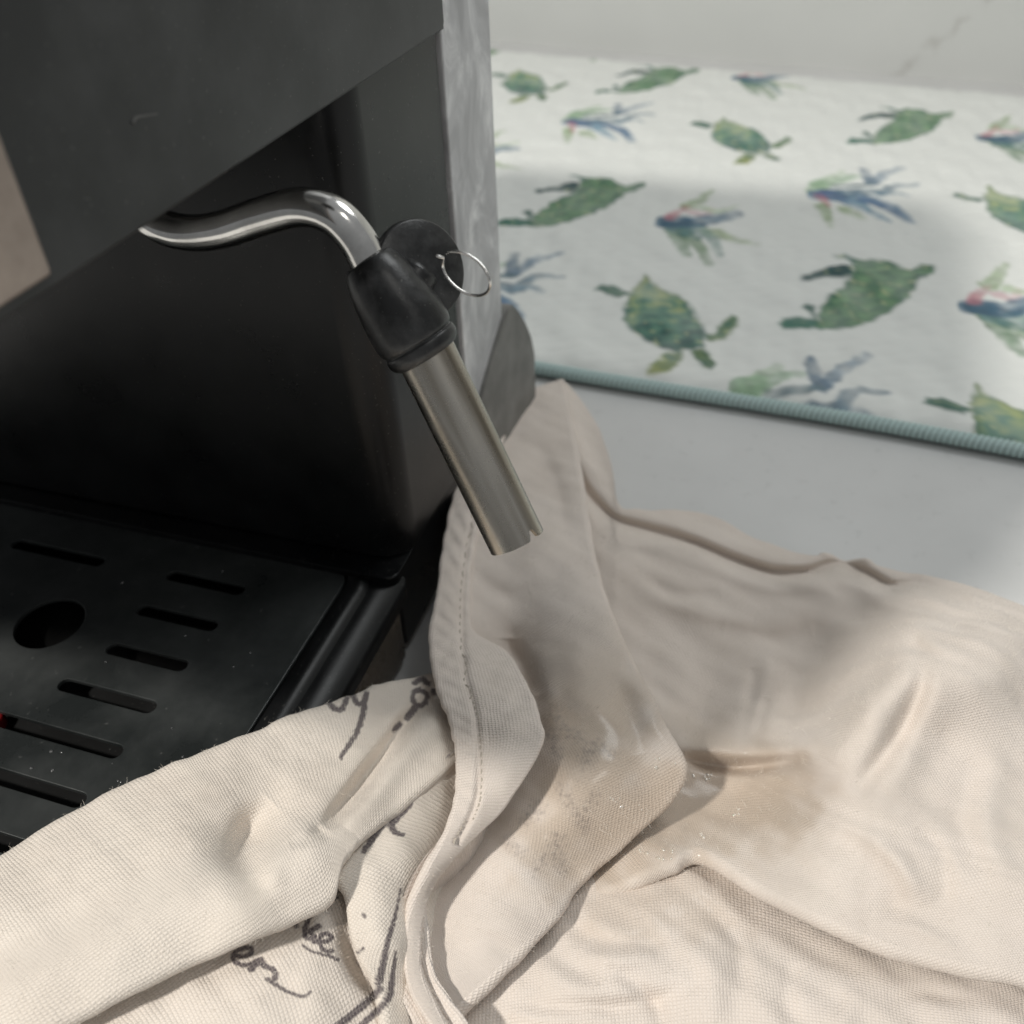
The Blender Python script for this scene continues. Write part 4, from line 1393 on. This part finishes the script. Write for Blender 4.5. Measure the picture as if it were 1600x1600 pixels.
bm = bmesh.new()
for i in range(0, 396, 7):
    a = project_on(PLf, *ps[i]); b_ = project_on(PLf, *ps[min(399, i + 4)])
    if a is None or b_ is None: continue
    a = Vector(a); b_ = Vector(b_)
    dr = b_ - a
    if dr.length < 1e-4 or dr.length > 0.004: continue
    sd_ = dr.cross(Vector((0, 0, 1))).normalized() * 0.00022
    up_v = Vector((0, 0, 0.00025))
    vs = [bm.verts.new(p) for p in (a - sd_, a + sd_, b_ + sd_, b_ - sd_, (a + b_) / 2 - sd_ * .6 + up_v, (a + b_) / 2 + sd_ * .6 + up_v)]
    for f in ((0, 1, 5, 4), (4, 5, 2, 3), (0, 4, 3), (1, 2, 5)):
        bm.faces.new([vs[k] for k in f])
me = bpy.data.meshes.new("stitching")
bm.to_mesh(me); bm.free()
tag(link("stitching", me, M['thread'], towel), kind="stuff")


# wet glints: beads of water standing on the soaked folds; lint standing off the cloth
dg = bpy.context.evaluated_depsgraph_get()
tree = BVHTree.FromPolygons([tuple(v0) for v0 in verts[:, :]], [tuple(q) for q in quads.tolist()]) if False else BVHTree.FromObject(cloth, dg)
inv = cloth.matrix_world.inverted()


def cast(px, py):
    d = rays(px, py)
    h = tree.ray_cast(inv @ Vector(CAM), inv.to_3x3() @ Vector(d).normalized())
    if h[0] is None: return None
    n0 = h[1]
    if n0.dot(Vector(d)) > 0: n0 = -n0
    return cloth.matrix_world @ h[0], n0


def beads(name, spots, mat, parent):
    bm = bmesh.new()
    for p, n0, r in spots:
        q = n0.to_track_quat('Z', 'Y')
        mtx = Matrix.Translation(p) @ q.to_matrix().to_4x4() @ Matrix.Diagonal((r, r * random.uniform(0.7, 1.5), r * 0.55, 1))
        bmesh.ops.create_icosphere(bm, subdivisions=2, radius=1.0, matrix=mtx)
    me = bpy.data.meshes.new(name)
    bm.to_mesh(me); bm.free()
    return link(name, me, mat, parent)


spots = []
for cx, cy, sx, sy, k in ((1098, 1214, 18, 8, 8), (1025, 1335, 34, 8, 10), (1102, 1305, 12, 4, 4), (1150, 1272, 10, 8, 3), (965, 1255, 12, 8, 5), (1040, 1190, 20, 14, 4), (985, 1265, 20, 10, 4)):
    for i in range(k):
        h = cast(cx + random.uniform(-sx, sx), cy + random.uniform(-sy, sy))
        if h: spots.append((h[0], h[1], random.uniform(0.00022, 0.00055)))
tag(beads("water_beads", spots, M['water'], towel), kind="stuff")

spots = []
for i in range(46):
    px_, py_ = random.uniform(20, 430), random.uniform(860, 1240)
    if i > 22: px_, py_ = random.gauss(230, 60), random.gauss(1195, 22)
    g = on_z(px_, py_, 0.0311)
    if -0.29 < g[0] < -0.114 and 0.06 < g[1] < 0.17 and not any(abs(g[1] - r_) < 0.0032 for r_ in (0.157, 0.142, 0.1267, 0.1121, 0.0977, 0.0834, 0.069)) and math.hypot(g[0] + 0.1872, g[1] - 0.13) > 0.0115:
        spots.append((Vector(g), Vector((0, 0, 1)), random.uniform(0.00015, 0.00042)))
tag(beads("water_droplets", spots, M['drop'], None), "tiny water droplets scattered on the black slotted plate", "water droplets", kind="stuff")

# lint: loose fibre ends
r2 = np.random.default_rng(5)
nq = len(quads)
ctr_ = verts[quads].mean(1)
nrm_ = np.cross(verts[quads[:, 2]] - verts[quads[:, 0]], verts[quads[:, 3]] - verts[quads[:, 1]])
ar = np.linalg.norm(nrm_, axis=1)
nrm_ /= ar[:, None] + 1e-15
nrm_ *= np.sign(np.sum(nrm_ * (CAM - ctr_), 1))[:, None]
pick = r2.choice(nq, 45000, p=ar / ar.sum())
p0 = ctr_[pick]
n0 = nrm_[pick]
rnd = r2.normal(size=p0.shape)
d1 = n0 * 0.75 + rnd * 0.55
d1 /= np.linalg.norm(d1, axis=1)[:, None]
d2 = d1 + r2.normal(size=p0.shape) * 0.7
d2 /= np.linalg.norm(d2, axis=1)[:, None]
ln_ = r2.gamma(2.2, 0.00030, len(p0)).clip(0.0002, 0.0026)[:, None]
sd1 = np.cross(d1, CAM - p0)
sd1 /= np.linalg.norm(sd1, axis=1)[:, None]
wd_ = 0.000028
m1 = p0 + d1 * ln_ * 0.5
m2 = m1 + d2 * ln_ * 0.5
V4 = np.stack([p0 - sd1 * wd_, p0 + sd1 * wd_, m1 + sd1 * wd_ * 0.8, m1 - sd1 * wd_ * 0.8, m2 + sd1 * wd_ * 0.3, m2 - sd1 * wd_ * 0.3], 1)
b0 = np.arange(len(p0))[:, None] * 6
Q = np.concatenate([b0 + np.array([[0, 1, 2, 3]]), b0 + np.array([[3, 2, 4, 5]])])
me = np_mesh("lint", V4.reshape(-1, 3), Q)
tag(link("lint", me, M['lint'], towel), kind="stuff")

# a faint puff of steam leaving the wand
m = bpy.data.materials.new("steam_vapour"); m.use_nodes = True
nt = m.node_tree
nt.nodes.remove(nt.nodes["Principled BSDF"])
pv = nt.nodes.new("ShaderNodeVolumePrincipled")
pv.inputs["Color"].default_value = (0.97, 0.97, 0.97, 1)
pv.inputs["Density"].default_value = 9.0
pv.inputs["Anisotropy"].default_value = 0.3
nt.links.new(pv.outputs[0], nt.nodes["Material Output"].inputs["Volume"])
prof = [(0.0005, 0.0002), (0.001, 0.003), (0.006, 0.0055), (0.013, 0.0085), (0.021, 0.0105), (0.029, 0.0105), (0.036, 0.008), (0.040, 0.004), (0.041, 0.0002)]
pj = crom(np.array(prof), 40)
st_, _, _ = lathe("steam", tip, ax, [(p[0], max(p[1], 0.0001)) for p in pj], m, None, 28)
tag(st_, "faint puff of white steam below the wand's steel tip", "steam", kind="stuff")
